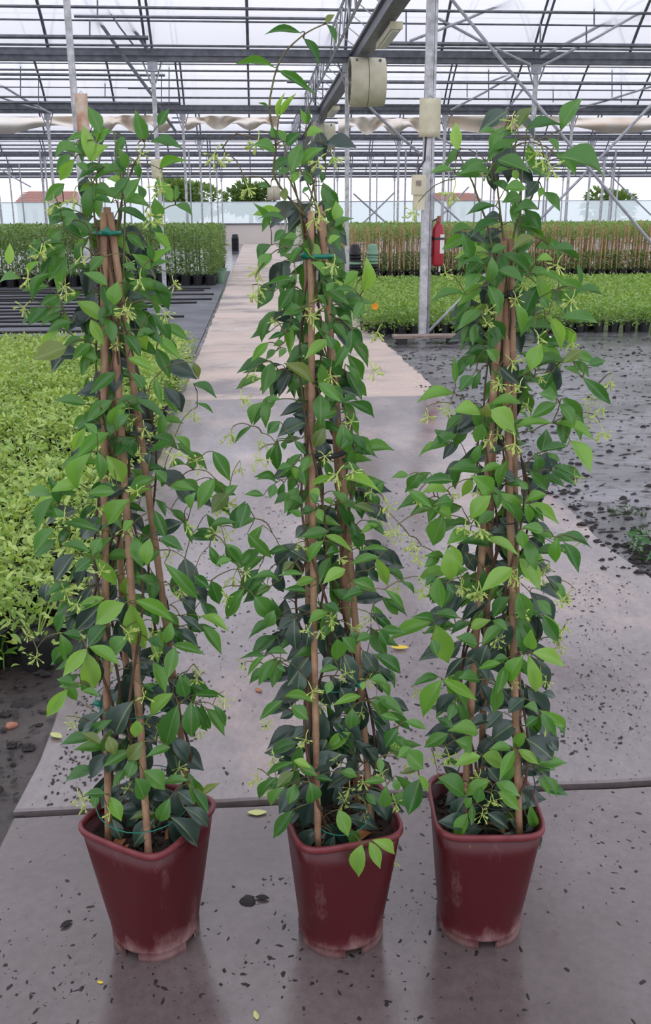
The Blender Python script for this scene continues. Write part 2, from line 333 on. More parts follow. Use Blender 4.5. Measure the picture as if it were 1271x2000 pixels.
# braces
def brace(a, c, Y, r, m='steel', Y2=None, name='brace'):
    p, q = py(*a, Y), py(*c, Y2 or Y); b = MB(); b.tube([p, (p+q)/2+Vector((0,0,-.03)), q], r, 6)
    if Y < 13: return tag(build('cross_brace', b, m, None), 'long steel cross brace running down ' + ('to the foot of' if a[1] > 100 else 'from the head of') + ' the extinguisher post', 'brace')
    if Y > 45: return tag(build('cross_brace', b, m, None), 'thin crossed steel brace between distant posts before the end wall', 'brace', 'far cross braces')
    return build(name, b, m, ceil)
for a, c, Y, r, m in (((834,-60),(1452,690),12.5,.02,'steel'),((836,648),(1448,22),12.56,.02,'steel'),
    ((165,0),(294,182),22.4,.04,'steel_dark'),((222,-6),(290,100),22.5,.04,'steel_dark'),((205,10),(262,90),22.2,.02,'steel_dark'),
    ((800,80),(1002,-2),22.0,.03,'steel'),((845,30),(1036,127),22.2,.03,'steel'),((1055,112),(1262,-4),22.3,.035,'steel'),((1060,128),(1275,10),22.1,.03,'steel'),
    ((0,165),(100,222),32.6,.04,'steel'),((0,190),(90,216),32.5,.03,'steel'),((880,215),(1010,143),32.2,.035,'steel'),((955,160),(1000,140),32.2,.03,'steel'),((960,248),(1040,150),32.6,.035,'steel'),
    ((1090,222),(1275,168),32.4,.035,'steel'),((700,190),(820,300),32.8,.05,'steel'),((290,175),(345,260),32.5,.05,'steel_dark'),((820,250),(890,285),42,.05,'steel'),
    ((690,378),(795,470),53.3,.05,'steel'),((770,376),(672,470),53.3,.05,'steel'),((840,378),(945,474),53.3,.05,'steel'),((915,365),(810,474),53.3,.05,'steel'),((1150,300),(1271,420),63,.05,'steel'),((0,330),(60,365),63,.05,'steel')):
    brace(a, c, Y, r, m)
for x, v0, v1, Y in ((1055,45,90,22),(1160,0,50,22),(1145,50,96,21.9),(1195,125,190,32),(1213,40,200,32.4),(954,125,197,32),(912,127,190,32.4),(1080,130,200,32.6),(40,120,190,32),(75,150,215,32),(175,40,72,21.6),(190,0,30,21.6),(793,20,84,21.9),(630,125,190,32),(612,125,200,32.3),(330,125,205,32),(315,130,200,32.2),(205,120,190,32.5)):
    p, q = py(x, v0, Y), py(x, v1, Y); b = MB(); b.tube([p, q], .018, 5); build('hanger', b, 'steel_dark', ceil)

# main lattice beam that carries the fans, running along the path
b = MB(); xb = py(712, 120, 21.5).x; zb = 4.98
xb -= .02
b.box((xb, 38, zb), (.28, 72, .2)); b.box((xb-.02, 38, zb+.12), (.36, 72, .05))
build('fan_beam', b, 'steel_dark', ceil)
b = MB(); xt = xb-.62
b.tube([(xt, 2, zb+.55), (xt, 73, zb+.55)], .03, 5); b.tube([(xt, 2, zb-.02), (xt, 73, zb-.02)], .03, 5)
for k in range(60):
    y = 9+k*1.05; 
    b.tube([(xt, y, zb), (xt, y+.5, zb+.55)], .016, 4); b.tube([(xt, y+.5, zb+.55), (xt, y+1.05, zb)], .016, 4)
    b.tube([(xt, y+.5, zb+.55), (xb, y+.5, zb+.1)], .014, 4)
build('lattice', b, 'steel', ceil)

# thermal screen, bunched and sagging under the third gutter
def screen(x0, x1, vt, sag, nm, lab, Y=36.0, seed=0):
    rg = random.Random(seed); n = 48; v = []; f = []; R = 7
    ph = rg.uniform(0, 6)
    for i in range(n+1):
        t = i/n; px_ = x0+(x1-x0)*t
        low = sag*(.55+.45*sin(t*pi*rg.choice([1]) * 3+ph)**2)
        for j in range(R+1):
            s = j/R; p = py(px_, vt+low*s, Y); 
            v.append((p.x, p.y+.25*sin(s*5+2*sin(t*9+ph))+.1*sin(t*40+s*3), p.z))
    for i in range(n):
        for j in range(R): k = i*(R+1)+j; f.append((k, k+1, k+R+2, k+R+1))
    b = MB(); b.add(v, f); o = build('thermal_screen', b, 'screen_cloth', None, True); tag(o, lab, 'screen', 'folded thermal screens under the roof'); return o
screen(-420, 152, 227, 34, '', 'cream thermal screen cloth sagging under roof, beside the rusty-stained card', seed=1)
screen(168, 335, 226, 32, '', 'cream thermal screen cloth sagging between the rusty-stained card and the next roof post', seed=2)
screen(362, 545, 228, 26, '', 'taut cream thermal screen cloth across the arched leafy shoot', seed=3)
screen(660, 822, 230, 34, '', 'cream thermal screen cloth drooping in a pouch under the hanging fans', seed=4)
screen(868, 1650, 228, 32, '', 'long wavy cream thermal screen cloth behind the cross braces', seed=5)

# posts
ORD = ['first','second','third','fourth','fifth','sixth','seventh','eighth','ninth','tenth','eleventh','twelfth','thirteenth','fourteenth','fifteenth','sixteenth','seventeenth']
def post(x, y, wd, lab, group=None, base=True):
    t = empty('steel_post', (x, y, 0)); tag(t, lab, 'post', group)
    b = MB()
    hgt = GZ-.1
    b.box((0, 0, hgt/2), (wd, wd*.8, hgt)); b.box((-wd*.42, -wd*.43, hgt/2), (wd*.16, wd*.1, hgt)); b.box((wd*.42, -wd*.43, hgt/2), (wd*.16, wd*.1, hgt))
    build('shaft', b, 'steel_light', t)
    b = MB(); b.box((0, 0, hgt-.1), (wd*2.2, wd*1.6, .2)); b.tube([(wd*.5, 0, hgt-.45), (wd*2.2, 0, hgt)], wd*.2, 5); b.tube([(-wd*.5, 0, hgt-.45), (-wd*2.2, 0, hgt)], wd*.2, 5); build('head_bracket', b, 'steel', t)
    if base:
        b = MB(); b.box((0, 0, .01), (wd*1.8, wd*1.8, .02)); build('base_plate', b, 'steel', t)
    return t
near_r = post(2.25, 12.42, .095, 'galvanised post carrying a red extinguisher and a cream card, standing behind a plank')
b = MB(); b.tube([(.07, -.03, .06), (.07, -.03, 4.9)], .02, 8); build('side_pipe', b, 'steel_light', near_r, True)
near_l = post(-2.12, 12.5, .075, 'galvanised post carrying a rust-stained cream card')
for ri, y in enumerate(ROWS[1:]):
    for x in PX:
        if abs(x) > .43*y+2: continue
        if abs(x+2.15) < .1 and ri == 0: lab, g = 'slim galvanised post with a cream card, standing at the front of the tall hedge', None
        elif ri == 0: lab, g = 'slim galvanised post of the second gutter row, rising beyond the low green bed', 'posts of the second gutter row'
        else: lab, g = '', 'far greenhouse posts'
        if not (abs(x+2.15) < .1 and ri == 0):
            k = round((x+2.15)/4.36); nth = ORD[k-1 if k > 0 else -k]; side = 'extinguisher side' if k > 0 else 'hedge side'
            lab = 'slim galvanised post of the %s gutter row, %s from the path on the %s' % (ORD[ri+1], nth, side)
        post(x+.05 if ri == 0 else x, y-(.12 if ri == 5 else 0), .095 if ri == 0 else .085, lab, g)
for k in range(-6, 7):
    for y in (47.5, 58.3):
        x = 2.18*k*1.6+.6
        if -1.2 < x < 2.2 or abs(x) > .4*y: continue
        b = MB(); b.box((0,0,2.45), (.07,.07,4.9)); o = build('prop_post', b, 'steel', None, loc=(x, y, 0)); tag(o, 'thin square prop between the far gutter rows', 'post', 'thin props in the far bays')

# plank under the near post
a, c = gp(770, 674), gp(906, 674); t = empty('plank', ((a.x+c.x)/2, a.y+.12, 0)); tag(t, 'weathered plank lying on dark battens in front of the extinguisher post', 'plank')
b = MB(); b.box((0,0,.095), (c.x-a.x, .24, .035)); build('board', b, 'plank_wood', t)
for s in (-.33, .33): b = MB(); b.box((s,0,.039), (.12,.2,.078)); build('batten', b, 'black_plastic', t)

# cards on posts
def card(cx, cy, Y, wd, h, m, lab):
    p = py(cx, cy, Y); t = empty('sticky_trap', (p.x, Y, p.z)); tag(t, lab, 'card')
    b = MB(); n = 6; v = []
    for j in range(n+1):
        for i in range(3): v.append(((i-1)*wd/2, -.012+.003*sin(j*1.1+i), h*(j/n-.5)))
    b.add(v, [(j*3+i, j*3+i+1, j*3+i+4, j*3+i+3) for j in range(n) for i in range(2)])
    o = build('sheet', b, m, t, True); md = o.modifiers.new('thick', 'SOLIDIFY'); md.thickness = .006; md.offset = 0
    b = MB(); b.tube([(-wd*.2, .01, h*.5-.01), (0, .0, h*.5+.03), (wd*.2, .01, h*.5-.01)], .004, 5); build('wire', b, 'steel_dark', t); return t
card(839, 230, 12.34, .27, .45, 'cream', 'cream sticky card on the extinguisher post')
card(161, 221, 12.42, .15, .44, 'cream_rust', 'cream card with a brown rust stain on its post')
card(306, 330, 22.7, .25, .42, 'cream', 'small cream card on the slim post at the tall hedge')
# switch box
p = py(818, 377, 12.33); t = empty('switch_box', (p.x, 12.37, p.z)); tag(t, 'yellowed plastic switch box on the side of the extinguisher post', 'switch box')
b = MB(); b.box((0,0,.1), (.17,.11,.24)); build('upper_case', b, 'cream', t)
b = MB(); b.box((.01,.01,-.11), (.14,.09,.2)); build('lower_case', b, 'cream', t)
b = MB(); b.tube([(-.02,0,.2), (0,-.01,.3), (.07,0,.4), (.08,0,.7)], .012, 6); build('conduit', b, 'dark_metal', t)
b = MB(); b.box((-.01,-.062,.12), (.06,.02,.06)); build('switch', b, 'plank_wood', t)

# fire extinguisher
p = py(853, 478, 12.42); t = empty('fire_extinguisher', (2.25+.185, 12.46, p.z-.27)); tag(t, 'red fire extinguisher hung on the galvanised post', 'fire extinguisher')
b = MB(); b.lathe([(.03,0),(.075,.005),(.082,.03),(.083,.42),(.078,.47),(.058,.515),(.03,.54),(.028,.56)], 20); build('cylinder', b, 'red_paint', t, True)
b = MB(); b.lathe([(.03,.555),(.034,.565),(.034,.60),(.02,.61)], 12); b.box((.0,-.03,.62), (.03,.12,.02)); b.box((.0,-.05,.585), (.02,.1,.015)); build('valve', b, 'stone', t)
b = MB(); b.tube([(-.03,0,.59),(-.09,-.02,.56),(-.1,-.03,.4),(-.095,-.03,.2),(-.09,-.03,.12)], .012, 6); build('hose', b, 'black_plastic', t, True)
b = MB(); nn = 8; v = []
for j in (0, 1):
    for i in range(nn+1):
        a_ = -pi/2+.15+(i/nn)*1.0; v.append((.0845*cos(a_), .0845*sin(a_), .16+.24*j))
b.add(v, [(i, i+1, nn+2+i, nn+1+i) for i in range(nn)]); build('label', b, 'label_white', t)
b = MB(); b.box((-.11,.0,.35), (.08,.05,.06)); b.lathe([(.087,.33),(.087,.36)], 20, cap=False); build('bracket', b, 'dark_metal', t)
b = MB(); b.box((.03,0,-.035), (.02,.02,.08)); build('foot_tab', b, 'label_white', t)

# hanging fans and lamps on the fan beam
def fan(cx, cy, Y, dia, ln, lab):
    p = py(cx, cy, Y); t = empty('circulation_fan', (p.x, Y, p.z)); tag(t, lab, 'fan', None)
    r = dia/2; b = MB()
    pr = [(r*1.0,-ln/2),(r*1.005,-ln/2+.02),(r*1.0,-ln*.25),(r*.995,0),(r*.985,ln*.25),(r*.97,ln/2-.02),(r*.965,ln/2),(r*.93,ln/2),(r*.93,0),(r*.94,-ln/2)]
    b.lathe(pr+[pr[0]], 32, axis='x', cap=False); build('shell', b, 'fan_shell', t, True)
    b = MB(); b.lathe([(r*.99,-.005),(r*1.0,-.005),(r*1.0,.005),(r*.99,.005)], 32, axis='x', cap=False); build('seam_band', b, 'dark_metal', t)
    b = MB(); b.lathe([(.03,-.14),(.1,-.12),(.12,-.02),(.12,.14),(.05,.2)], 14, axis='x'); build('motor', b, 'dark_metal', t, True)
    for k in range(5):
        a_ = 2*pi*k/5+.3; b = MB(); d = Vector((0, cos(a_), sin(a_))); e = Vector((0, -sin(a_), cos(a_)))
        b.add([d*.1+e*.05+Vector((-.06,0,0)), d*.1-e*.05+Vector((.04,0,0)), d*r*.9-e*.12+Vector((.06,0,0)), d*r*.9+e*.1+Vector((-.08,0,0))], [(0,1,2,3)])
        o = build('blade', b, 'dark_metal', t); md = o.modifiers.new('t', 'SOLIDIFY'); md.thickness = .006
    for sx in (-1, 1):
        b = MB()
        for k in range(1, 5): b.lathe([(r*k/4.4-.006, sx*ln*.49),(r*k/4.4+.006, sx*ln*.49)], 24, axis='x', cap=False)
        for k in range(8): a_ = pi*k/8; b.tube([(sx*ln*.49, -r*.95*cos(a_), -r*.95*sin(a_)), (sx*ln*.49, r*.95*cos(a_), r*.95*sin(a_))], .006, 4)
        build('guard', b, 'dark_metal', t)
    for sx in (-.33, .33):
        b = MB(); b.tube([(sx*ln, 0, r*.97), (sx*ln, 0, max(r+.05, (zb-.09 if Y < 60 else 5.0)-p.z))], .012, 5); build('hanger', b, 'steel_dark', t)
        b = MB(); b.box((sx*ln, -r*.62, r*.78), (.05,.05,.06)); build('clamp', b, 'steel_dark', t)
    return t
fan(716, 161, 21.3, .97, .74, 'large cream barrel fan hung close under the roof beam above the near post')
fan(631, 267, 34.6, .9, .8, 'smaller-looking cream barrel fan further along the same roof beam')
fan(534, 377, 63.6, .9, .8, 'tiny distant barrel fan low before the end wall, in front of the trees')
def lamp(c0, c1, Y, lab):
    p = py(*c0, Y); t = empty('lamp_housing', (xb+.1, p.y, zb-.16)); tag(t, lab, 'lamp')
    b = MB(); b.box((.02, 0, -.05), (.2, 1.9, .1)); build('housing', b, 'cream', t)
    b = MB(); b.box((.02, 0, -.115), (.12, 1.7, .03)); build('tube_cover', b, 'label_white', t)
    for s in (-.96, .96): b = MB(); b.box((.02, s, -.05), (.22,.04,.12)); build('end_cap', b, 'cream', t)
lamp((735, 80), 0, 18.6, 'long cream lamp housing on the roof beam before the large barrel fan')
lamp((640, 215), 0, 30.6, 'cream lamp housing on the roof beam before the second barrel fan')

# beyond the end wall
def house(cx, vt, vb, wpx, Y, lab):
    p = py(cx, vt, Y); s = wpx*Y/FPX; t = empty('house', (p.x, Y, 0)); tag(t, lab, 'house')
    eave = py(cx, vb, Y).z
    b = MB(); b.box((0, 4, eave/2), (s*.96, 8, eave)); wll = build('wall', b, 'house_wall', t)
    b = MB(); h = p.z; b.add([(-s/2,-.5,eave),(s/2,-.5,eave),(s/2,8.5,eave),(-s/2,8.5,eave),(-s*.42,4,h),(s*.42,4,h)], [(0,1,5,4),(2,3,4,5),(1,2,5),(3,0,4),(3,2,1,0)]); rf = build('roof', b, 'roof_tile', t)
    for k in range(5): b = MB(); b.box(((k-2)*s*.18, -.04, eave-1.1), (s*.07,.1,1.1)); build('window', b, 'dark_metal', t)
    for k in range(7):
        y = -.45+k*.6; z = eave+(h-eave)*(y+.5)/4.5; b = MB(); b.tube([(-s*.49+.02*k*s*.1, y, z+.04), (s*.49-.02*k*s*.1, y, z+.04)], .07, 4); build('tile_course', b, 'roof_tile', rf)
house(85, 370, 396, 105, 95, 'low house with a pinkish tiled roof beyond the end wall')
house(885, 374, 392, 110, 100, 'low house with a tan roof beyond the end wall behind the extinguisher')
# ================================================================ foliage helpers
def leaf_quads(mb, base, d, n, L, W, mi=0, rich=False):
    d = d.normalized(); s = d.cross(n)
    if s.length < 1e-5: s = d.orthogonal()
    s.normalize(); n = s.cross(d)
    if rich:
        v = [base, base+d*L*.3-s*W*.42+n*L*.1, base+d*L*.32+n*L*.05, base+d*L*.3+s*W*.42+n*L*.1, base+d*L*.68-s*W*.34+n*L*.07, base+d*L*.68+s*W*.34+n*L*.07, base+d*L*.7+n*L*.02, base+d*L-n*L*.08]
        mb.add(v, [(0,2,1),(0,3,2),(1,2,6,4),(2,3,5,6),(4,6,7),(6,5,7)], mi)
    else:
        v = [base, base+d*L*.45-s*W*.5+n*L*.08, base+d*L, base+d*L*.45+s*W*.5+n*L*.08]
        mb.add(v, [(0,2,1),(0,3,2)], mi)
def rdir(rg, up=0.0):
    while True:
        p = Vector((rg.uniform(-1,1), rg.uniform(-1,1), rg.uniform(-1,1)))
        if .05 < p.length < 1: p.normalize(); p.z += up; return p.normalized()
def add_bush(mb, rg, c, h0, h1, R, nl, L, mi=0, rich=False, dome=True, up=.3):
    for _ in range(nl):
        a = rg.uniform(0, 2*pi); rr = R*sqrt(rg.random()); z = h1-(h1-h0)*rg.random()**1.7
        if dome: z -= (rr/R)**2*(h1-h0)*.25
        q = Vector((c[0]+rr*cos(a), c[1]+rr*sin(a), c[2]+z))
        d = Vector((cos(a)*.9, sin(a)*.9, 0))+rdir(rg)*.8; d.z += up
        nn = Vector((0,0,1))+rdir(rg)*.7
        l = L*rg.uniform(.6, 1.25); leaf_quads(mb, q, d, nn, l, l*rg.uniform(.4,.55), mi, rich)
def pot_small(mb, c, r, h, mi=0, n=10):
    mb.lathe([(r*.78,0),(r,h),(r*1.06,h),(r*1.06,h*.93)], n, c, mi=mi)

# ---- young plants in the low bed beside the path (near, own objects)
def bed_plant(seed, nl, L, R, h1, mats, rich):
    rg = random.Random(seed); me = []
    b = MB(); add_bush(b, rg, (0,0,0), .1, h1, R, nl, L, 0, rich)
    for k in range(5):
        a = rg.uniform(0,6.3); b.tube([(0,0,.1),(R*.3*cos(a),R*.3*sin(a),h1*.6),(R*.7*cos(a),R*.7*sin(a),h1*.92)], .003, 3, mi=0)
    fo = b.mesh('foliage', mats)
    b = MB(); pot_small(b, (0,0,0), .075, .13, 0); pt = b.mesh('nursery_pot', 'black_plastic')
    return fo, pt
var = [bed_plant(s, 130, .045, .15, .31, 'bed_leaf', True) for s in range(5)]
rest = MB(); rg = random.Random(5); cnt = 0; spots = []
for j in range(44):
    y = 3.02+j*.185
    if abs(y-5.5) < .13 or abs(y-7.35) < .1: continue
    for i in range(28):
        x = -.80-i*.19+rg.uniform(-.03,.03)-(.09 if j % 2 else 0)
        spots.append((x, y+rg.uniform(-.03,.03)))
vis = lambda x, y: x > -(.31*y+.22)
for x, y in sorted(spots, key=lambda s: s[1]):
    if vis(x, y) and cnt < 225:
        fo, pt = var[rg.randrange(5)]
        t = empty('young_plant', (x, y, 0), rg.uniform(0, 6.3)); k = rg.uniform(.88, 1.12); t.scale = (1, 1, k)
        tag(t, 'young light green potted plant packed in the bed beside the dark mud strip', 'plant', 'young plants in the bed left of the path')
        put('foliage', fo, t); put('nursery_pot', pt, t); cnt += 1
    elif x > -5.2:
        add_bush(rest, rg, (x, y, 0), .12, .31, .15, 70, .05)
o = build('bed_foliage', rest, 'bed_leaf'); tag(o, 'light green foliage mat of the young plants behind the weed mat edge', 'foliage', kind='stuff')
# sprig at the mud
p = gp(8, 1310); b = MB(); rg = random.Random(3)
for k in range(7): leaf_quads(b, Vector((0,0,.06)), Vector((U(-.6,1),U(-.5,.5),U(.0,.9))), Vector((0,0,1)), .08, .03, 0, True)
b.tube([(0,0,0),(.005,0,.07)], .003, 4); o = build('seedling', b, 'leaf_bright', None, loc=(p.x, p.y, 0)); tag(o, 'single small green seedling on the dark mud before the bed', 'seedling')

# ---- low bed across the path
var = [bed_plant(20+s, 80, .065, .17, .33, 'bed_leaf_far', False) for s in range(4)]
rest = MB(); rg = random.Random(6); cnt = 0
for j in range(44):
    y = 12.95+j*.205
    for i in range(70):
        x = 1.62+i*.215+rg.uniform(-.05,.05)+(.1 if j % 2 else 0)
        if 2.08 < x < 2.6 and y < 13.1: pass
        yy = y+rg.uniform(-.05,.05)
        if x < .46*y and cnt < 75:
            fo, pt = var[rg.randrange(4)]; t = empty('young_plant', (x, yy, 0), rg.uniform(0,6.3)); t.scale = (1, 1, rg.uniform(.85,1.15))
            tag(t, 'young green potted plant at the front of the bed behind the extinguisher post', 'plant', 'young plants in the bed right of the path')
            put('foliage', fo, t); put('nursery_pot', pt, t); cnt += 1
        else: add_bush(rest, rg, (x, yy, 0), .15, .34, .17, 34, .07)
o = build('bed_foliage', rest, 'bed_leaf_far'); tag(o, 'green foliage mat of the low bed in front of the caned hedge', 'foliage', kind='stuff')
# marigold at the bed corner
p = gp(733, 655); t = empty('marigold', (p.x, p.y+.1, 0)); tag(t, 'small yellow-green plant with one orange flower at the bed corner', 'flower')
b = MB(); add_bush(b, random.Random(9), (0,0,0), .03, .33, .12, 60, .06); b.tube([(0,0,0),(0,0,.36)], .005, 4); build('foliage', b, 'hedge_top', t)
b = MB()
for k in range(12): leaf_quads(b, Vector((0,-.02,.39)), Vector((cos(k*.52),-.3,sin(k*.52))), Vector((0,-1,.3)), .06, .035)
build('flower', b, 'orange', t)

# ---- tall potted hedge on the left
def tall(seed, kind):
    rg = random.Random(seed); b = MB()
    if kind == 'hedge':
        for k in range(150):
            z = .26+1.2*rg.random(); R = .2*(1-.25*abs(z-.9)); a = rg.uniform(0,6.3); r = R*sqrt(rg.random())
            leaf_quads(b, Vector((r*cos(a), r*sin(a), z)), Vector((cos(a), sin(a), .6))+rdir(rg)*.6, Vector((0,0,1))+rdir(rg)*.7, rg.uniform(.07,.12), rg.uniform(.03,.05))
        b.tube([(0,0,.2),(0,0,1.25)], .012, 4)
        fo = [('foliage', b.mesh('foliage', 'hedge_leaf'))]
        b = MB(); pot_small(b, (0,0,0), .14, .26, 0); fo.append(('nursery_pot', b.mesh('nursery_pot', 'black_plastic')))
    else:
        lo, hi, cn, pt = MB(), MB(), MB(), MB()
        for k in range(150):
            a = rg.uniform(0,6.3); r = .2*sqrt(rg.random()); z = .2+.5*rg.random()**1.2
            leaf_quads(lo, Vector((r*cos(a), r*sin(a), z)), Vector((cos(a), sin(a), .3))+rdir(rg)*.7, Vector((0,0,1))+rdir(rg)*.8, rg.uniform(.07,.11), rg.uniform(.035,.05))
        for k in range(85):
            a = rg.uniform(0,6.3); r = .17*sqrt(rg.random()); z = 1.02+.42*rg.random()
            leaf_quads(hi, Vector((r*cos(a), r*sin(a), z)), Vector((cos(a), sin(a), .5))+rdir(rg)*.7, Vector((0,0,1))+rdir(rg)*.8, rg.uniform(.07,.11), rg.uniform(.03,.045))
        for k in range(16):
            a = rg.uniform(0,6.3); r = .12*sqrt(rg.random()); z = .6+.5*rg.random()
            leaf_quads(hi, Vector((r*cos(a), r*sin(a), z)), rdir(rg, .3), rdir(rg, .8), .08, .04)
        for k in range(5):
            a = k*1.26+.5; cn.tube([(.12*cos(a), .12*sin(a), .15), (.07*cos(a), .07*sin(a), 1.34+rg.uniform(0,.14))], .014, 4)
        pot_small(pt, (0,0,0), .14, .26)
        fo = [('lower_foliage', lo.mesh('lower_foliage', 'hedge_leaf')), ('upper_foliage', hi.mesh('upper_foliage', 'hedge_top')), ('cane', cn.mesh('cane', 'cane_pale')), ('nursery_pot', pt.mesh('nursery_pot', 'black_plastic'))]
    return fo
H = [tall(40+s, 'hedge') for s in range(4)]; K = [tall(60+s, 'cane') for s in range(4)]
def plant_tall(parts, x, y, name, lab, grp, rg):
    t = empty(name, (x, y, 0), rg.uniform(0,6.3)); t.scale = (1, 1, rg.uniform(.95,1.05)); tag(t, lab, 'shrub', grp)
    for nm, me in parts: put(nm, me, t)
rg = random.Random(8); rest = MB()
for j in range(26):
    for i in range(50):
        x = -1.06-i*.31+rg.uniform(-.03,.03); y = 24.15+j*.33+rg.uniform(-.03,.03)
        if j < 4 and x > -9.4 or i == 0: plant_tall(H[rg.randrange(4)], x, y, 'potted_shrub', 'tall leafy green shrub in a black pot in the hedge behind the hose-covered mat', 'tall potted shrubs of the hedge on the left', rg)
        else: add_bush(rest, rg, (x, y, 0), .3 if j < 3 else .8, 1.46, .2, 80 if j < 3 else 26, .12, dome=False)
o = build('hedge_foliage', rest, 'hedge_leaf'); tag(o, 'green upper foliage of the tall hedge, seen over its front row', 'foliage', kind='stuff')
rest = MB(); restc = MB()
for j in range(16):
    for i in range(60):
        y = 25.9+j*.4+rg.uniform(-.04,.04); x = 2.75+i*.33+rg.uniform(-.03,.03)
        if j < 3 and x < .46*y or i == 0: plant_tall(K[rg.randrange(4)], x, y, 'caned_shrub', 'climbing shrub on tan canes in the hedge behind the low bed', 'caned shrubs of the hedge on the right', rg)
        else:
            add_bush(rest, rg, (x, y, 0), 1.05, 1.46, .17, 18, .12, dome=False)
            if j < 7: restc.tube([(x, y, .4), (x+.02, y, 1.42)], .012, 3)
for j in range(10):
    for i in range(4): add_bush(rest, rg, (2.1+i*.4, 33+j*.8, 0), .2, 1.45, .24, 60, .13, dome=False)
o = build('hedge_foliage', rest, 'hedge_top'); tag(o, 'pale green upper foliage of the caned hedge, seen over its front row', 'foliage', kind='stuff')
o = build('hedge_canes', restc, 'cane_pale'); tag(o, 'tips of many tan canes in the depth of the caned hedge', 'canes', kind='stuff')

# nested pot stacks
def stack(x, y, n, seq, lab, r=.14):
    t = empty('pot_stack', (x, y, 0)); tag(t, lab, 'pot stack')
    z = 0
    for k in range(n):
        b = MB(); b.lathe([(r*1.06,0),(r*1.06,.035),(r,.035),(r*.93,.13)] + ([(r*.8,.24),(r*.3,.26)] if k == n-1 else []), 14)
        build('nested_pot', b, seq(k, n), t, True, (U(-.005,.005), U(-.005,.005), z)); z += .075
p = py(693, 530, 23.4); stack(p.x, 23.4, 11, lambda k, n: 'green_plastic' if k in (2, 7) else 'black_plastic', 'stack of dark nested pots with two green bands behind the low bed')
p = py(728, 530, 23.4); stack(p.x, 23.5, 11, lambda k, n: 'green_plastic' if k > 6 else 'black_plastic', 'stack of nested pots, black below and green on top')
p = gp(476, 480); stack(-.95, 55, 10, lambda k, n: 'black_plastic', 'short black pot stack at the far end of the hedge', .2)
p = gp(449, 541); 
for k in range(3):
    b = MB(); pot_small(b, (0,0,0), .13, .3, 0, 14); o = build('empty_pot', b, 'green_plastic', None, loc=(-.86, 25.2+k*.9, .013)); tag(o, 'pale green empty pot at the hedge corner beside the path', 'pot', 'green pots at the hedge corner')

# hoses on the weed mat
rg = random.Random(12)
for k in range(17):
    y = 11.7+k*.7+rg.uniform(-.15,.15); x1 = -.85-rg.random()**2*1.6; b = MB()
    pts = [(x1-i*.8, y+.05*sin(i*.8+k), .027) for i in range(15)]
    b.tube(pts, .022, 6); o = build('irrigation_hose', b, 'black_plastic', None, True); tag(o, 'black irrigation hose lying across the grey weed mat, %s from the low bed' % ORD[k], 'hose', 'hoses on the weed mat')

# trees beyond
def tree(x0, x1, vt, Y, lab, seed, n=900):
    rg = random.Random(seed); a, c = py(x0, vt, Y), py(x1, vt, Y); cx = (a.x+c.x)/2; R = (c.x-a.x)/2; top = a.z
    t = empty('tree', (cx, Y, 0)); tag(t, lab, 'tree'); b = MB()
    blobs = [(rg.uniform(-.7,.7)*R, rg.uniform(-.4,.4)*R, rg.uniform(.45,.85)*top, rg.uniform(.3,.5)) for _ in range(9)]
    for k in range(n):
        bx, by, bz, br = blobs[k % 9]; d = rdir(rg); q = Vector((bx, by, bz))+Vector((d.x*R*br, d.y*R*br, d.z*min(R, top*.3)*br*1.3)); q.z = min(q.z, top)
        leaf_quads(b, q, d, Vector((0,0,1))+rdir(rg)*.6, rg.uniform(.35,.7), rg.uniform(.25,.4))
    build('crown', b, 'tree_leaf', t)
    b = MB(); b.tube([(0,0,0),(.1,0,top*.4),(0,.1,top*.75)], [.25,.2,.1], 7); build('trunk', b, 'stem_brown', t)
tree(310, 450, 348, 88, 'dark round tree beyond the end wall, behind the hedge end', 1, 2600)
tree(440, 532, 348, 92, 'paler bushy tree beyond the end wall, behind the arched shoot plant', 2, 2200)
tree(1130, 1250, 372, 92, 'low spreading tree beyond the end wall behind the cross braces', 3, 1600)
# ================================================================ the three potted climbers
# leaf meshes: unit length along +Y, unit width along X, bulge along +Z; chord from base to tip stays straight
def leaf_mesh(name, m, bulge, fold, twist, fat):
    b = MB(); R = 7; v = []
    for i in range(R+1):
        t = i/R
        wd = .5*(sin(pi*t**(.80 if fat else .9))**1.1)*(1-.15*t)
        if i == 0: wd = .02
        if i == R: wd = 0.004
        a = twist*(t-.5); zc = 4*bulge*t*(1-t)
        for s in (-1, -.5, 0, .5, 1):
            x = s*wd; z = zc+abs(s)*wd*fold*.35-(.03 if s == 0 else 0)*sin(pi*t)+.012*sin(9*t+3*s)
            v.append((x*cos(a), t, z+x*sin(a)*.35))
    f = [(i*5+j, i*5+j+1, i*5+j+6, i*5+j+5) for i in range(R) for j in range(4)]
    b.add(v, f); return b.mesh(name, m, True)
LM = {}
for key, m in (('g','leaf_green'), ('b','leaf_bright'), ('d','leaf_dark'), ('o','leaf_olive')):
    rg = random.Random(ord(key))
    LM[key] = [leaf_mesh('leaf', m, bu, fo, tw, fat) for bu, fo, tw, fat in ((.06,.9,.5,1),(.1,.7,-.8,1),(.14,1.1,.9,0),(.04,.8,0,1),(.17,.6,-.6,0))]
LM['l'] = LM['g']
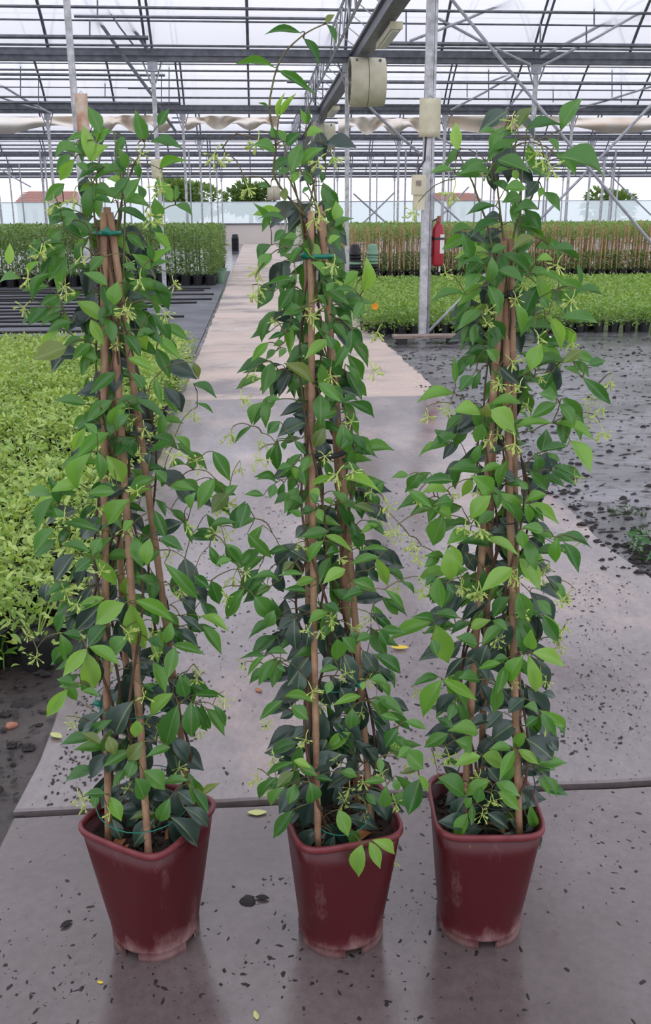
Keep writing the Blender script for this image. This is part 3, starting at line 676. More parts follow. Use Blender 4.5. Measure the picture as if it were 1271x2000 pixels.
def bud_mesh(seed):
    rg = random.Random(seed); b = MB()
    p0 = Vector((0,0,0)); p1 = Vector((.006,0,-.016)); 
    b.tube([p0, Vector((.004,0,-.006)), p1], .0009, 4)
    for k in range(9):
        d = (Vector((rg.uniform(-1,1), rg.uniform(-1,1), rg.uniform(-1.3,.25)))).normalized(); l = rg.uniform(.006,.014)
        q = p1+d*l; b.tube([p1, q], .0006, 3)
        e = q+d*rg.uniform(.006,.009); md = q.lerp(e, .6)
        b.tube([q, q.lerp(e,.3), md, e], [.0007,.0012,.0016,.0004], 5)
        if k < 4:
            for j in range(4): leaf_quads(b, e-d*.002, d*.3+rdir(rg), d, .006, .0022)
    return b.mesh('bud_cluster', 'bud', False)
BM = [bud_mesh(s) for s in range(5)]

CR = {'A': (0,200,2.648), 'B': (0,700,2.648), 'C': (0,1150,2.648), 'E': (420,0,3.178), 'F': (420,480,3.178), 'G': (420,950,3.026), 'H': (480,1400,3.531),
      'J': (760,180,2.648), 'K': (760,660,2.648), 'L': (740,1100,3.026), 'M': (800,1480,3.972)}
# leaves read off enlarged views: base x,y, tip x,y, width, colour (g green, b bright, d dark old leaf, o olive, l lying flat to the sky)
LEAVES = {
'A': "465,305,430,135,60,b 470,300,555,230,50,b 520,160,458,30,62,g 500,210,555,140,45,b 430,270,315,250,25,l 455,350,395,320,45,g 745,205,702,52,64,g 820,120,870,40,45,g 775,205,930,235,40,l 650,340,615,240,45,g 540,335,410,400,45,l 640,360,500,400,40,l 600,480,665,390,45,g 650,500,720,400,60,l 740,500,715,430,50,l 590,490,475,460,55,g 770,540,640,510,50,g 610,550,775,630,35,g 575,520,480,510,25,l 890,515,812,402,52,b 905,510,910,430,30,g 905,530,987,588,36,g 820,605,800,500,68,g 845,600,790,650,50,g 385,560,265,630,60,g 410,610,270,590,35,l 330,640,380,600,60,g 470,680,390,620,58,g 420,700,290,650,35,l 320,660,240,720,72,g 330,730,190,800,35,l 45,840,50,735,45,b 110,910,0,940,45,l 165,1020,280,890,26,l 300,1000,215,1050,45,g 330,1070,240,1110,30,l 790,810,770,730,35,g 780,860,690,790,50,g 790,830,882,758,35,b 780,860,875,830,25,l 660,940,880,1000,42,l 590,1050,610,935,92,b 555,945,440,885,50,g 520,1130,405,1035,68,b 640,1080,530,1110,82,g 470,1210,425,1070,80,d 345,1265,188,1325,96,o 430,1230,330,1260,45,l 500,1330,420,1250,50,g 640,1200,720,1310,60,g 800,1190,715,1215,40,g 810,1215,925,1320,52,b 430,830,370,900,20,l 540,800,470,870,50,g 700,870,640,840,45,g",
'B': "660,0,800,70,45,b 570,60,500,175,72,d 660,225,585,360,66,b 670,290,620,370,60,g 740,160,680,80,50,g 700,215,845,310,40,l 770,200,690,200,42,d 565,385,405,505,66,b 610,405,690,510,55,g 470,490,410,665,72,b 505,480,520,620,55,g 550,500,635,630,78,b 410,650,265,690,55,b 500,390,440,340,60,g 270,710,135,725,45,l 275,700,385,710,40,l 275,720,200,880,56,g 275,770,310,860,50,g 595,690,460,700,56,g 685,620,610,700,65,d 670,730,570,850,78,b 690,840,640,890,62,b 510,890,310,860,42,g 540,830,430,930,100,d 285,880,185,1000,55,g 520,930,480,1010,60,g 465,1000,330,970,42,g 385,1010,290,1150,72,d 470,1040,395,1100,60,g 490,1030,597,1165,56,b 750,970,690,1090,100,d 775,930,762,1062,66,b 830,930,940,990,55,g 940,850,810,910,70,d 850,1060,1010,1232,60,g 1000,1120,1080,1190,50,g 1100,480,1182,622,66,g 1110,620,1030,770,72,g 985,780,1010,700,50,g 1180,700,1100,795,84,o 1165,700,1225,660,40,g 1215,880,1262,750,80,g 1165,970,1242,1072,56,g 1195,1040,1120,1070,35,g 1260,1190,1180,1322,56,g 1090,1150,1130,1262,62,g 800,100,835,230,40,g 1000,130,1110,200,40,l 1010,230,1095,280,20,g 890,450,770,490,35,l 960,550,880,570,30,l 780,480,770,550,60,d 860,640,800,580,60,g 250,1160,240,1250,50,d 360,900,310,940,45,g 1000,20,1025,100,36,o 600,1170,550,1250,70,d 980,1180,1060,1260,60,d 940,1250,1000,1310,60,d",
'C': "645,75,505,175,82,b 680,75,745,292,92,b 700,60,882,162,66,b 550,190,465,292,72,g 530,80,400,212,80,d 450,310,335,442,66,b 460,300,607,387,60,b 450,330,470,512,82,b 665,250,590,352,72,g 310,230,330,360,55,g 340,130,300,220,40,g 420,250,330,230,45,g 380,490,300,470,50,g 350,520,250,652,55,b 515,560,430,530,35,g 760,260,835,300,45,g 885,170,860,270,50,g 905,300,870,452,66,g 790,380,850,527,62,b 930,140,1037,217,40,d 900,210,1017,302,55,d 890,290,1047,337,45,g 870,470,970,602,70,d 960,560,930,450,60,g 1000,550,1152,562,36,g 990,580,990,752,80,g 1040,590,1085,712,42,g 1100,600,1160,702,32,g 690,580,610,742,96,d 705,680,700,762,56,b 920,600,865,802,76,g 525,700,430,742,50,d 520,800,430,750,45,o 740,790,670,880,70,o 880,820,760,870,40,g 700,880,660,972,72,g 740,940,842,1032,82,g 700,980,740,1082,70,g 975,990,850,1010,40,g 1050,1060,1132,1008,32,o 990,1030,1070,1152,52,g 920,1050,1000,1112,70,d 880,1080,830,1192,60,g 545,1060,445,1065,45,g 500,1050,490,1130,40,g 570,1075,622,1192,60,b 950,1130,1062,1222,60,d 880,1180,1005,1322,76,d 800,1190,700,1322,72,d 870,1240,910,1322,52,d 580,1190,622,1292,55,d 730,1130,630,1160,30,d 800,1160,680,1190,36,o 420,470,440,530,60,g 560,760,590,850,60,o",
'E': "530,205,325,215,38,g 550,240,640,392,45,g 690,150,747,262,35,g 685,140,737,95,40,o 370,420,143,402,25,g 395,440,597,572,34,g 395,745,430,590,26,b 400,720,495,590,34,b 335,665,270,640,14,g 560,770,530,680,30,b 570,770,580,680,30,g 440,880,390,810,72,g 440,900,527,830,56,g 565,845,665,820,56,b 375,940,245,905,66,g 470,1080,532,908,78,g 530,1030,667,928,56,g 520,1060,480,1130,50,b 385,1080,465,1060,70,g 590,1150,550,1060,45,g 660,1132,660,1068,46,g 700,1030,760,980,24,g 540,1190,590,1170,60,g 435,1250,435,1170,50,o 345,1160,275,1160,40,g 410,1310,248,1332,56,b 440,1365,280,1360,30,g 340,1400,245,1270,34,g 750,1375,750,1255,66,b 740,1410,850,1360,35,l 440,1430,370,1500,50,g 510,1470,430,1480,40,g 350,1520,270,1600,80,g 700,1510,770,1470,50,b 450,1540,390,1570,50,g 380,860,350,790,44,g",
'F': "545,0,655,92,80,b 680,182,598,108,82,b 740,130,680,182,62,g 350,50,270,162,60,g 490,100,430,60,60,g 490,210,325,240,30,g 500,220,385,262,60,g 490,260,400,402,66,g 540,390,425,432,80,g 500,400,525,472,50,g 915,285,935,85,76,b 890,160,810,242,82,b 870,280,735,280,35,g 900,310,790,340,50,l 920,350,860,452,60,g 690,280,740,230,40,g 700,370,640,310,45,g 850,520,840,662,55,g 840,600,750,742,62,g 770,450,840,470,30,g 780,480,700,520,50,g 740,645,690,560,52,g 450,520,520,520,30,g 430,540,335,580,30,g 330,600,230,712,52,b 430,600,365,620,50,g 380,650,320,702,45,g 440,640,400,690,40,g 605,857,440,740,76,o 460,800,400,927,60,d 420,740,330,780,25,d 640,850,772,962,66,g 760,890,880,932,50,d 650,920,650,1092,100,g 760,1020,670,1070,60,g 790,970,880,960,40,l 560,990,415,1052,56,d 590,1070,490,1050,80,d 560,1100,400,1182,96,d 400,1090,330,1162,70,g 320,970,402,955,35,g 310,970,235,1102,56,g 225,1120,125,1222,26,g 680,1130,620,1242,80,o 790,1100,820,1272,90,g 860,1180,790,1252,70,g 430,1210,430,1262,50,g 380,1230,335,1352,18,g 490,1210,560,1290,40,g 590,1300,540,1402,60,g 650,1340,640,1440,100,d 470,1370,390,1390,55,g 500,1450,470,1370,50,b 755,1440,605,1480,45,b 790,1450,1012,1532,50,b 1020,1540,1050,1468,40,g 380,1470,265,1455,30,l 370,1480,340,1562,56,g 300,1550,190,1545,40,g 640,1500,600,1582,60,b",
'G': "600,100,560,40,50,g 610,130,632,202,56,b 700,110,640,80,50,b 590,140,510,160,60,g 510,180,440,150,50,g 520,110,440,70,40,g 750,100,857,152,35,l 820,110,932,150,40,o 860,280,977,238,36,b 190,100,150,232,80,g 235,190,150,240,35,g 190,280,322,412,55,g 60,340,150,462,60,g 95,420,10,470,40,g 540,230,480,300,90,d 640,320,560,442,56,b 650,290,802,382,40,b 380,350,540,442,80,d 470,450,400,500,70,o 600,450,610,622,138,d 770,490,645,572,66,b 740,380,660,400,60,g 970,420,810,460,50,g 940,350,880,380,60,d 1020,375,860,385,20,g 540,620,410,610,36,g 520,520,380,530,30,g 380,560,220,550,35,l 175,600,78,762,60,g 330,590,250,640,45,g 230,650,330,772,90,g 350,730,320,822,80,g 880,620,765,662,50,g 800,560,940,622,66,g 650,700,730,740,55,g 670,740,560,802,56,b 480,720,580,770,60,d 490,770,375,842,66,d 470,780,480,952,80,d 560,800,540,942,60,d 640,820,660,1012,110,d 720,900,720,1017,76,b 750,890,820,982,56,g 800,850,830,932,60,g 920,880,840,910,60,g 910,750,1012,842,56,d 970,850,1010,932,50,g 900,500,960,560,60,d 1000,610,1105,712,40,g 1090,560,1167,632,25,g 560,1000,440,1162,122,d 700,1010,640,1070,60,d 870,970,950,1092,80,d 960,1090,1052,1152,50,d 730,1080,620,1100,40,g 690,1150,660,1222,56,g 915,1140,1012,1162,50,g 880,1150,870,1202,50,b 410,1240,582,1282,50,b 400,1265,273,1372,50,g 450,1300,540,1372,80,g 470,1330,390,1370,60,d 860,1240,703,1292,45,b 740,1190,800,1302,100,d 1000,1270,1132,1322,70,d 910,1270,990,1402,72,g 810,1310,800,1422,80,g 620,1300,620,1502,142,d 930,1370,1010,1482,80,d 980,1350,1080,1380,40,g 1120,1390,1237,1432,45,g 1080,1420,1010,1512,60,g 290,1000,148,1022,18,g 300,990,200,1112,18,g 310,980,422,990,40,g 360,1060,412,1092,45,g 500,1090,480,1230,70,d 620,1150,680,1280,110,d",
'H': "560,160,470,352,150,d 600,150,780,302,110,d 430,80,330,140,100,d 1050,80,970,202,70,g 910,300,830,220,90,d 920,280,930,382,50,g 1140,210,1050,282,60,g 1100,240,1212,352,100,g 340,310,158,402,38,g 330,300,440,350,50,b 370,350,480,402,70,g 330,380,220,482,70,o 210,420,103,562,45,g 270,490,178,602,56,g 340,460,300,592,80,g 440,450,450,582,90,g 480,420,590,440,40,g 650,380,760,412,60,g 960,440,820,450,50,g 970,470,960,612,66,g 1020,430,1050,502,60,g 1180,370,1070,390,40,o 1190,400,1252,512,40,b 1200,430,1128,658,122,g 400,590,280,742,80,d 530,630,410,722,100,d 640,640,700,812,90,b 530,720,640,832,40,d 610,820,540,962,60,d 830,530,890,600,60,g 840,640,700,620,50,d 800,850,680,952,60,g 720,780,760,862,60,g 800,880,780,1087,86,b 850,860,920,1032,70,b 870,850,1012,942,60,b 740,540,640,602,70,d 460,800,360,820,40,d 480,850,440,930,40,d",
'J': "355,300,345,168,56,b 660,187,732,88,50,o 890,197,987,48,72,g 885,170,718,195,46,l 570,220,470,215,50,l 655,200,595,230,40,g 820,240,870,310,70,l 665,245,510,357,50,g 640,290,520,310,40,l 560,350,715,412,60,g 870,340,1087,432,78,g 520,420,370,425,40,g 340,410,218,422,30,l 500,360,360,410,30,l 720,390,832,432,76,g 620,400,550,420,50,l 640,400,660,450,40,b 530,470,612,542,72,g 600,500,702,500,80,g 770,460,710,542,70,d 790,490,775,542,40,b 680,540,590,570,50,g 550,590,410,632,24,l 770,605,650,620,42,g 650,580,640,672,50,g 580,650,490,660,60,d 570,670,428,752,40,l 670,690,792,772,35,l 750,750,643,812,46,o 520,840,363,852,66,b 530,830,602,800,60,g 550,830,717,942,46,g 400,730,480,772,90,d 490,890,400,880,40,l 530,850,510,982,56,g 560,920,692,982,50,g 470,940,400,1022,80,g 760,870,842,870,60,b 830,815,972,882,35,l 970,890,987,1002,25,g 740,935,912,1002,35,g 760,950,812,1102,60,b 770,1000,698,1172,86,g 510,1000,562,1152,66,g 400,1050,218,1102,30,l 480,1130,363,1222,56,g 520,1180,592,1272,72,g 650,1090,680,1232,50,b 880,1170,1062,1192,50,g 825,1150,882,1322,56,b 780,1060,822,1112,60,g 490,1240,390,1302,80,d 980,1020,1102,1052,25,l 820,790,832,730,30,o",
'K': "340,235,335,98,30,g 430,195,370,272,60,g 330,285,158,332,56,b 500,60,550,120,50,g 630,80,640,222,60,d 570,150,662,232,60,d 730,170,782,40,80,b 900,130,992,65,45,o 880,130,700,190,35,l 840,180,800,262,80,g 990,200,910,160,70,l 1030,140,1112,120,45,g 1000,205,1132,332,56,g 860,310,780,290,50,g 865,340,743,407,62,g 880,340,952,442,56,g 470,385,343,382,70,b 680,340,523,352,46,b 510,380,642,492,78,b 500,410,510,340,50,o 840,440,648,482,42,b 850,440,1042,522,46,b 480,440,450,532,60,g 380,400,300,472,50,g 310,550,240,480,66,g 305,555,163,612,36,b 790,590,812,480,80,g 920,560,790,582,40,g 760,692,750,600,76,g 935,530,1032,682,72,b 800,720,660,662,60,d 850,660,952,712,35,g 590,570,520,592,70,d 470,690,318,682,56,g 580,660,480,692,40,b 650,740,570,702,56,d 530,800,430,718,72,b 430,720,380,812,46,b 590,760,520,802,90,d 830,740,720,802,90,d 815,810,713,842,50,b 720,780,670,750,50,g 330,740,168,752,50,g 300,790,180,802,50,b 160,700,100,772,60,g 100,710,18,722,35,g 100,790,212,872,50,g 330,850,240,862,80,g 525,815,428,932,78,b 530,805,662,922,66,b 220,880,312,942,46,b 215,885,125,912,30,g 720,860,862,952,46,b 700,850,720,952,40,b 280,920,230,1062,80,g 545,900,460,962,56,g 510,1010,612,1010,110,d 420,1000,308,1062,66,b 800,1000,690,980,50,g 680,990,690,1082,56,b 760,930,680,950,80,d 720,1040,792,1102,70,d 480,1040,652,1117,46,b 850,1030,770,1010,40,g 870,1030,860,1152,56,b 905,1060,972,1202,56,g 890,1020,1032,1082,25,l 300,1085,320,1242,76,b 315,1070,372,1182,46,b 260,1130,188,1182,50,g 390,1110,440,1202,60,d 635,1190,488,1302,76,b 670,1140,772,1292,76,b",
'L': "540,180,440,312,40,d 350,80,370,252,80,g 340,80,278,132,40,g 400,120,440,172,40,g 690,170,720,202,50,g 770,200,680,312,66,g 820,170,880,342,86,g 990,80,1062,155,50,d 970,310,1052,452,72,g 930,220,1012,302,60,g 310,350,73,452,72,b 330,360,402,572,86,b 330,350,200,322,40,g 470,320,328,300,50,g 310,450,340,542,70,g 580,482,463,440,60,g 540,385,652,340,56,b 670,340,752,392,50,g 780,340,658,512,130,d 900,510,900,398,60,b 905,530,1083,602,60,b 880,540,922,742,66,b 850,550,778,692,82,b 760,560,680,570,45,g 720,590,598,622,45,b 750,600,698,762,60,g 500,560,398,672,50,d 370,690,268,892,82,b 370,685,562,802,62,b 350,670,208,722,46,g 390,720,502,852,60,g 590,690,480,680,60,g 690,700,680,872,56,g 720,740,802,852,112,d 450,820,410,922,56,g 860,800,770,882,110,d 730,880,638,972,100,d 820,940,678,1042,122,d 940,870,860,850,60,g 950,870,1092,962,46,b 960,880,1032,1002,56,g 940,910,870,960,60,g 960,770,1037,792,40,d 980,860,900,790,60,d 440,970,348,920,50,g 585,1000,418,992,66,b 450,1050,540,1102,60,g 860,1000,800,1082,50,b 410,1010,278,1082,70,g 780,1090,660,1100,50,g 600,1140,453,1202,66,b 610,1140,732,1192,66,b 800,1105,718,1272,60,b 820,1100,932,1182,56,b 870,1040,1012,1152,110,d 980,1030,1052,1102,60,d 910,1190,1002,1272,60,d 640,1210,700,1282,100,d 380,1200,490,1292,50,d 350,1270,492,1372,80,g 650,1290,520,1372,72,b 690,1300,822,1372,72,g 700,1350,822,1452,60,b 600,1330,580,1412,60,g 560,580,640,690,110,d 640,480,600,600,90,d",
'M': "450,430,368,642,90,b 480,310,440,382,70,g 600,430,752,542,90,d 600,480,652,622,90,d 640,620,640,692,70,d 600,630,520,692,40,d 730,590,842,692,80,d 770,470,832,552,80,d 970,520,900,572,60,d 890,590,1002,692,80,d 700,340,762,412,90,d 880,280,890,402,60,d 490,360,480,512,50,g",
}
BUDS = {
'A': "390,470 280,510 710,250 830,400 770,560 200,720 220,760 420,780 640,820 890,925 140,890 320,980 160,1060 680,1070 660,1040 820,1080 600,1230 750,600 730,890 340,930",
'B': "720,330 740,350 720,480 850,510 590,610 490,750 750,690 1040,540 1140,740 1120,770 1240,560 970,870 1150,900 880,1020 510,1090 900,1210 920,1190 420,1260 340,800 1230,1120 1020,280 660,870 320,1190",
'C': "620,220 650,235 790,200 800,330 570,400 190,340 120,240 620,780 800,740 780,680 890,690 1160,560 1040,730 930,920 670,1030 430,1110 550,1150 1000,420 1030,460 740,540 340,690 400,1060",
'E': "40,930 60,985 270,850 620,1290 600,1320 720,960 180,1140 690,990",
'F': "740,90 250,240 230,280 340,470 260,790 160,930 600,420 670,420 720,790 860,1070 290,1200 640,1310 270,1310 830,1380 800,1400 110,1160 700,280 950,740 1040,520 980,1520 310,140",
'G': "730,410 490,340 700,750 720,790 650,860 770,840 1000,120 980,160 1090,260 1220,390 860,300 1200,570 1080,590 140,520 30,260 550,1190 760,1080 640,1290 870,1330 280,1390 990,1300 180,1070 870,770 40,640 930,1140 1150,330 570,840",
'H': "80,400 180,330 170,530 1060,160 1140,340 990,400 800,440 800,600 820,720 860,990 1000,980 700,620 660,300 1010,570 430,130 720,470",
'J': "650,130 770,280 800,370 780,340 530,420 340,480 150,600 500,1130 480,1190 700,1000 960,1280 750,1260 280,920 900,870 960,1050 640,1060",
'K': "600,120 560,220 580,240 690,240 190,390 320,370 560,490 530,510 640,520 720,340 1060,300 1030,420 1090,350 1090,470 330,800 460,790 150,830 400,960 440,970 40,1000 140,1110 990,1090 830,1190 660,1220 380,1270 460,1290 760,200 1150,210 960,710",
'L': "500,130 590,140 820,70 680,430 760,530 800,720 880,250 1050,210 1160,190 1120,370 1090,420 1070,480 950,640 980,680 190,770 310,1130 390,1120 960,950 600,1250 850,1240 500,1330 660,1390 290,160 970,100",
'M': "990,460 560,430 640,330",
}
# silhouette of each climber: height in the photo, left, right
PROF = {
 1: [(235,165,325),(300,125,330),(400,95,365),(480,65,340),(550,40,330),(620,70,335),(690,90,370),(760,150,400),(850,150,390),(900,150,430),(960,80,455),(1050,80,455),(1100,110,450),(1200,110,430),(1300,125,395),(1380,115,430),(1450,170,395),(1550,170,410),(1620,205,385)],
 2: [(250,530,645),(320,510,645),(400,515,650),(500,515,655),(560,515,665),(640,510,700),(700,500,695),(790,470,695),(850,470,700),(920,500,740),(980,460,770),(1060,470,770),(1130,480,775),(1200,510,765),(1280,510,755),(1380,525,785),(1450,560,815),(1540,530,815),(1600,565,765),(1640,600,740)],
 3: [(215,1000,1120),(260,890,1120),(330,870,1140),(400,860,1060),(480,900,1110),(560,905,1110),(640,905,1120),(720,890,1160),(780,845,1165),(860,840,1140),(940,800,1095),(1000,815,1075),(1070,845,1120),(1150,855,1105),(1240,800,1095),(1350,820,1090),(1460,840,1080),(1540,865,1070),(1620,895,1045)],
}
CANES = {
 1: [((212,1652),(203,415)),((291,1682),(209,405)),((378,1600),(214,415)),((262,1600),(199,430))],
 2: [((622,1668),(607,412)),((727,1630),(622,402)),((700,1590),(628,415)),((606,1600),(600,425))],
 3: [((903,1622),(985,470)),((1015,1650),(984,462)),((1032,1590),(997,465)),((940,1580),(979,475))],
}
POTS = {1: (-.248, 1.668, -33), 2: (.152, 1.645, 10), 3: (.457, 1.645, -4)}
POTLAB = {1: 'climbing jasmine in a dark red pot turned corner-first, beside the low bed',
          2: 'climbing jasmine in a dark red pot with a long bare shoot arching over its top',
          3: 'climbing jasmine in a squarely set dark red pot, top leaves before the extinguisher post'}
SETS = {1: 'ABC', 2: 'EFGH', 3: 'JKLM'}
SH = .298
def superell(r, p, n=64):
    out = []
    for k in range(n):
        t = 2*pi*k/n+pi/n; c, s = cos(t), sin(t); out.append((r*math.copysign(abs(c)**(2/p), c), r*math.copysign(abs(s)**(2/p), s)))
    return out
def make_pot():
    n = 64
    b = MB(); rings = []
    secs = [(.0,.091,2.1),(.012,.0915,2.1),(.022,.092,2.1),(.0245,.0895,2.15),(.06,.0925,2.3),(.12,.0975,2.8),(.18,.102,3.4),(.24,.1065,4.2),(SH-.01,.1098,5)]
    for z, r, p in secs: rings.append([(x, y, z) for x, y in superell(r, p, n)])
    inner = [(SH-.01,.1065,5),(.2,.1,4),(.05,.088,2.3)]
    for z, r, p in inner: rings.append([(x, y, z) for x, y in superell(r, p, n)])
    v = [p for r in rings for p in r]; f = []
    notch = set()
    for q in range(4):
        for d in (-2, -1, 0, 1): notch.add((q*16+d+ n) % n)      # mid-side openings of the foot ring
    for i in range(len(rings)-1):
        for k in range(n):
            if i < 2 and ((k) % n) in notch: continue
            f.append((i*n+k, i*n+(k+1) % n, (i+1)*n+(k+1) % n, (i+1)*n+k))
    k0 = len(v); v += [(x, y, .023) for x, y in superell(.085, 2.1, n)]; f += [(2*n+k, k0+k, k0+(k+1) % n, 2*n+(k+1) % n) for k in range(n)]; f.append(tuple(reversed(range(k0, k0+n))))
    k1 = len(v); v += [(x, y, 0) for x, y in superell(.087, 2.1, n)]+[(x, y, .022) for x, y in superell(.087, 2.1, n)]
    for k in range(n):
        if k in notch: continue
        f.append((k1+(k+1) % n, k1+k, k1+n+k, k1+n+(k+1) % n)); f.append((k, k1+k, k1+(k+1) % n, (k+1) % n))
    for q in range(4):
        a, c = (q*16-2+n) % n, (q*16+2) % n
        f.append((k1+a, a, 2*n+a, k1+n+a)); f.append((c, k1+c, k1+n+c, 2*n+c))
    b.add(v, f); body = b.mesh('pot', 'pot_red', True)
    b = MB(); lip = [(-.013,.1095),(-.012,.1125),(-.006,.1145),(.0,.114),(.003,.111),(.002,.107),(-.008,.1055),(-.013,.106)]
    v = []; 
    for dz, r in lip: v += [(x, y, SH+dz) for x, y in superell(r, 5.2, n)]
    m = len(lip); f = [(i*n+k, i*n+(k+1) % n, ((i+1) % m)*n+(k+1) % n, ((i+1) % m)*n+k) for i in range(m) for k in range(n)]
    b.add(v, f); rim = b.mesh('rim', 'pot_rim', True)
    b = MB(); v = [(0,0,.252)]; rr = [.03,.06,.085,.104]; rg = random.Random(4)
    for r in rr: v += [(x, y, .25+rg.uniform(-.006,.008)) for x, y in superell(r, 4.2, 40)]
    f = [(0, 1+k, 1+(k+1) % 40) for k in range(40)]+[(1+i*40+k, 1+(i+1)*40+k, 1+(i+1)*40+(k+1) % 40, 1+i*40+(k+1) % 40) for i in range(3) for k in range(40)]
    b.add(v, f)
    for k in range(160):
        x, y = rg.uniform(-.085,.085), rg.uniform(-.085,.085); s = rg.uniform(.002,.006); b.box((x, y, .256), (s*2, s, s), Matrix.Rotation(rg.uniform(0,3),3,'Z'))
    soil = b.mesh('potting_soil', 'soil')
    return body, rim, soil
POT_ME, RIM_ME, SOIL_ME = make_pot()
def lerp_prof(pr, y):
    for (y0,a0,b0),(y1,a1,b1) in zip(pr, pr[1:]):
        if y0 <= y <= y1: t = (y-y0)/(y1-y0); return a0+(a1-a0)*t, b0+(b1-b0)*t
    return pr[-1][1:]
def climber(idx):
    rg = random.Random(100+idx); X, Y, rz = POTS[idx]
    root = empty('potted_climber', (X, Y, SLAB)); tag(root, POTLAB[idx], 'potted plant', 'three potted climbers')
    O = Vector((X, Y, SLAB))
    pot = put('pot', POT_ME, root, (0,0,0), (0,0,radians(rz))); put('rim', RIM_ME, pot); put('potting_soil', SOIL_ME, root, (0,0,0), (0,0,radians(rz)))
    # canes: the foot in the soil (depth from the soil height), the head near the pot's middle
    soil_z = SLAB+.25; heads = []; axis = []
    for ci, (f0, h0) in enumerate(CANES[idx]):
        foot = gp(*f0, soil_z); foot.x = max(X-.085, min(X+.085, foot.x)); foot.y = max(Y-.09, min(Y+.09, foot.y))
        if ci == 3: foot.y = Y+.06
        head = py(*h0, Y+(.012 if ci % 2 else -.008)); heads.append(head)
        ax = (head-foot).normalized(); foot2 = foot-ax*.06; L = (head-foot2).length
        pts = []; rad = []; r = rg.uniform(.0068,.0076); k = rg.uniform(.05,.2); t = 0
        nodes = []
        while k < L: nodes.append(k); k += rg.uniform(.17,.26)
        st = [0]; 
        for q in nodes: st += [q-.012, q-.002, q+.002, q+.012]
        st += [L]; st = sorted(s for s in st if 0 <= s <= L)
        side = ax.orthogonal().normalized(); bend = rg.uniform(-.006,.006)
        for s in st:
            near = min([abs(s-q) for q in nodes]+[9]); pts.append(foot2+ax*s+side*bend*sin(pi*s/L)-O); rad.append(r*(1.13 if near < .004 else 1)*(1-.12*s/L))
        b = MB(); b.tube(pts, rad, 10); build('bamboo_cane', b, 'bamboo', root, True)
        axis.append((foot, head))
    # twining main stems
    trunk = []
    for si in range(5):
        fo, he = axis[si % 4]; ph = rg.uniform(0,6.3); tw = rg.uniform(5,8)*(1 if si % 2 else -1); pts = []
        s0 = Vector((X+rg.uniform(-.03,.03), Y+rg.uniform(-.03,.03), soil_z-.005))
        n = 46
        for k in range(n+1):
            t = k/n; c = fo.lerp(he, min(1, t*.99)); rr = .013+.012*sin(pi*t)+.004*sin(9*t+si)
            c = c+Vector((cos(ph+tw*t*2), sin(ph+tw*t*2), 0))*rr
            if t < .12: c = s0.lerp(c, t/.12)
            pts.append(c)
        rad = [.0034*(1-.6*k/n) for k in range(n+1)]
        b = MB(); b.tube([p-O for p in pts], rad, 6); build('vine_stem', b, 'stem_brown', root, True)
        trunk += pts[4:]
    if idx == 2:   # the long bare shoot that arches above the plant
        cx, cy, s = CR['E']; q = [(560,1345),(375,1110),(378,900),(345,740),(338,640),(350,560),(378,440),(430,330),(525,235),(600,185),(690,145)]
        pts = [py(cx+a/s, cy+c/s, Y-.01) for a, c in q]; dense = []
        for i in range(len(pts)-1):
            p0, p1, p2, p3 = pts[max(i-1,0)], pts[i], pts[i+1], pts[min(i+2, len(pts)-1)]
            for k in range(5):
                t = k/5; dense.append(.5*((2*p1)+(p2-p0)*t+(2*p0-5*p1+4*p2-p3)*t*t+(3*p1-p0-3*p2+p3)*t**3))
        dense.append(pts[-1]); b = MB(); b.tube([p-O for p in dense], [.0022*(1-.5*i/len(dense)) for i in range(len(dense))], 6); build('arching_shoot', b, 'stem', root, True)
        trunk += dense
        q = [(375,900),(330,890),(230,850),(130,830),(80,870),(45,920)]
        b = MB(); b.tube([py(cx+a/s, cy+c/s, Y-.012)-O for a, c in q], .0011, 5); build('flower_stalk', b, 'stem', root, True)
    for t in range(5):   # shoots above the cane heads
        a0 = heads[t % 4]; tops = {1: [(185,320),(283,285),(222,260),(245,300),(200,280)], 2: [(548,260),(595,270),(570,300),(545,320),(620,330)], 3: [(1030,240),(895,300),(960,300),(1095,260),(1020,330)]}[idx]
        b0 = py(*tops[t], Y+rg.uniform(-.03,.03)); a0 = a0.lerp(axis[t % 4][0], .09+.05*rg.random()); mid = a0.lerp(b0, .5)+Vector((rg.uniform(-.02,.02),0,.03)); pts = [a0, a0.lerp(mid,.5)+Vector((0,0,.01)), mid, mid.lerp(b0,.5)+Vector((0,0,.008)), b0]
        b = MB(); b.tube([p-O for p in pts], [.0022,.002,.0018,.0015,.001], 6); build('vine_shoot', b, 'stem', root, True); trunk += pts
    # leaves
    recs = []
    def pxw(p): return (p-CAM).dot(vf)/FPX
    for key in SETS[idx]:
        cx, cy, s = CR[key]
        for e in LEAVES[key].split():
            a = e.split(','); bx, by, tx, ty, wd = [float(q) for q in a[:5]]; recs.append((cx+bx/s, cy+by/s, cx+tx/s, cy+ty/s, wd/s, a[5], True))
    nman = len(recs); pr = PROF[idx]
    tot = 300+FILL
    occ = [(r[0], r[1]) for r in recs]
    while len(recs) < tot:
        y = rg.uniform(pr[0][0], pr[-1][0]); l, r = lerp_prof(pr, y); mid = (l+r)/2
        if y < 440 and rg.random() < .65: continue
        if y > 1250 and rg.random() < .25: continue
        f0, h0 = CANES[idx][0]; tt = max(0, min(1, (f0[1]-y)/(f0[1]-h0[1]))); ax = sum(f[0]+(h[0]-f[0])*tt for f, h in CANES[idx])/4
        u = rg.uniform(-1,1); u = u*abs(u)**.35; x = ax+u*((r-ax) if u > 0 else (ax-l))*.85
        a = rg.gauss(0, .9)+(pi/2); dx = cos(a)*(1 if rg.random() < .5 else -1)*.6+(.7*u); dy = abs(sin(a))*.8-.15
        L = rg.uniform(36, 62); n = sqrt(dx*dx+dy*dy) or 1
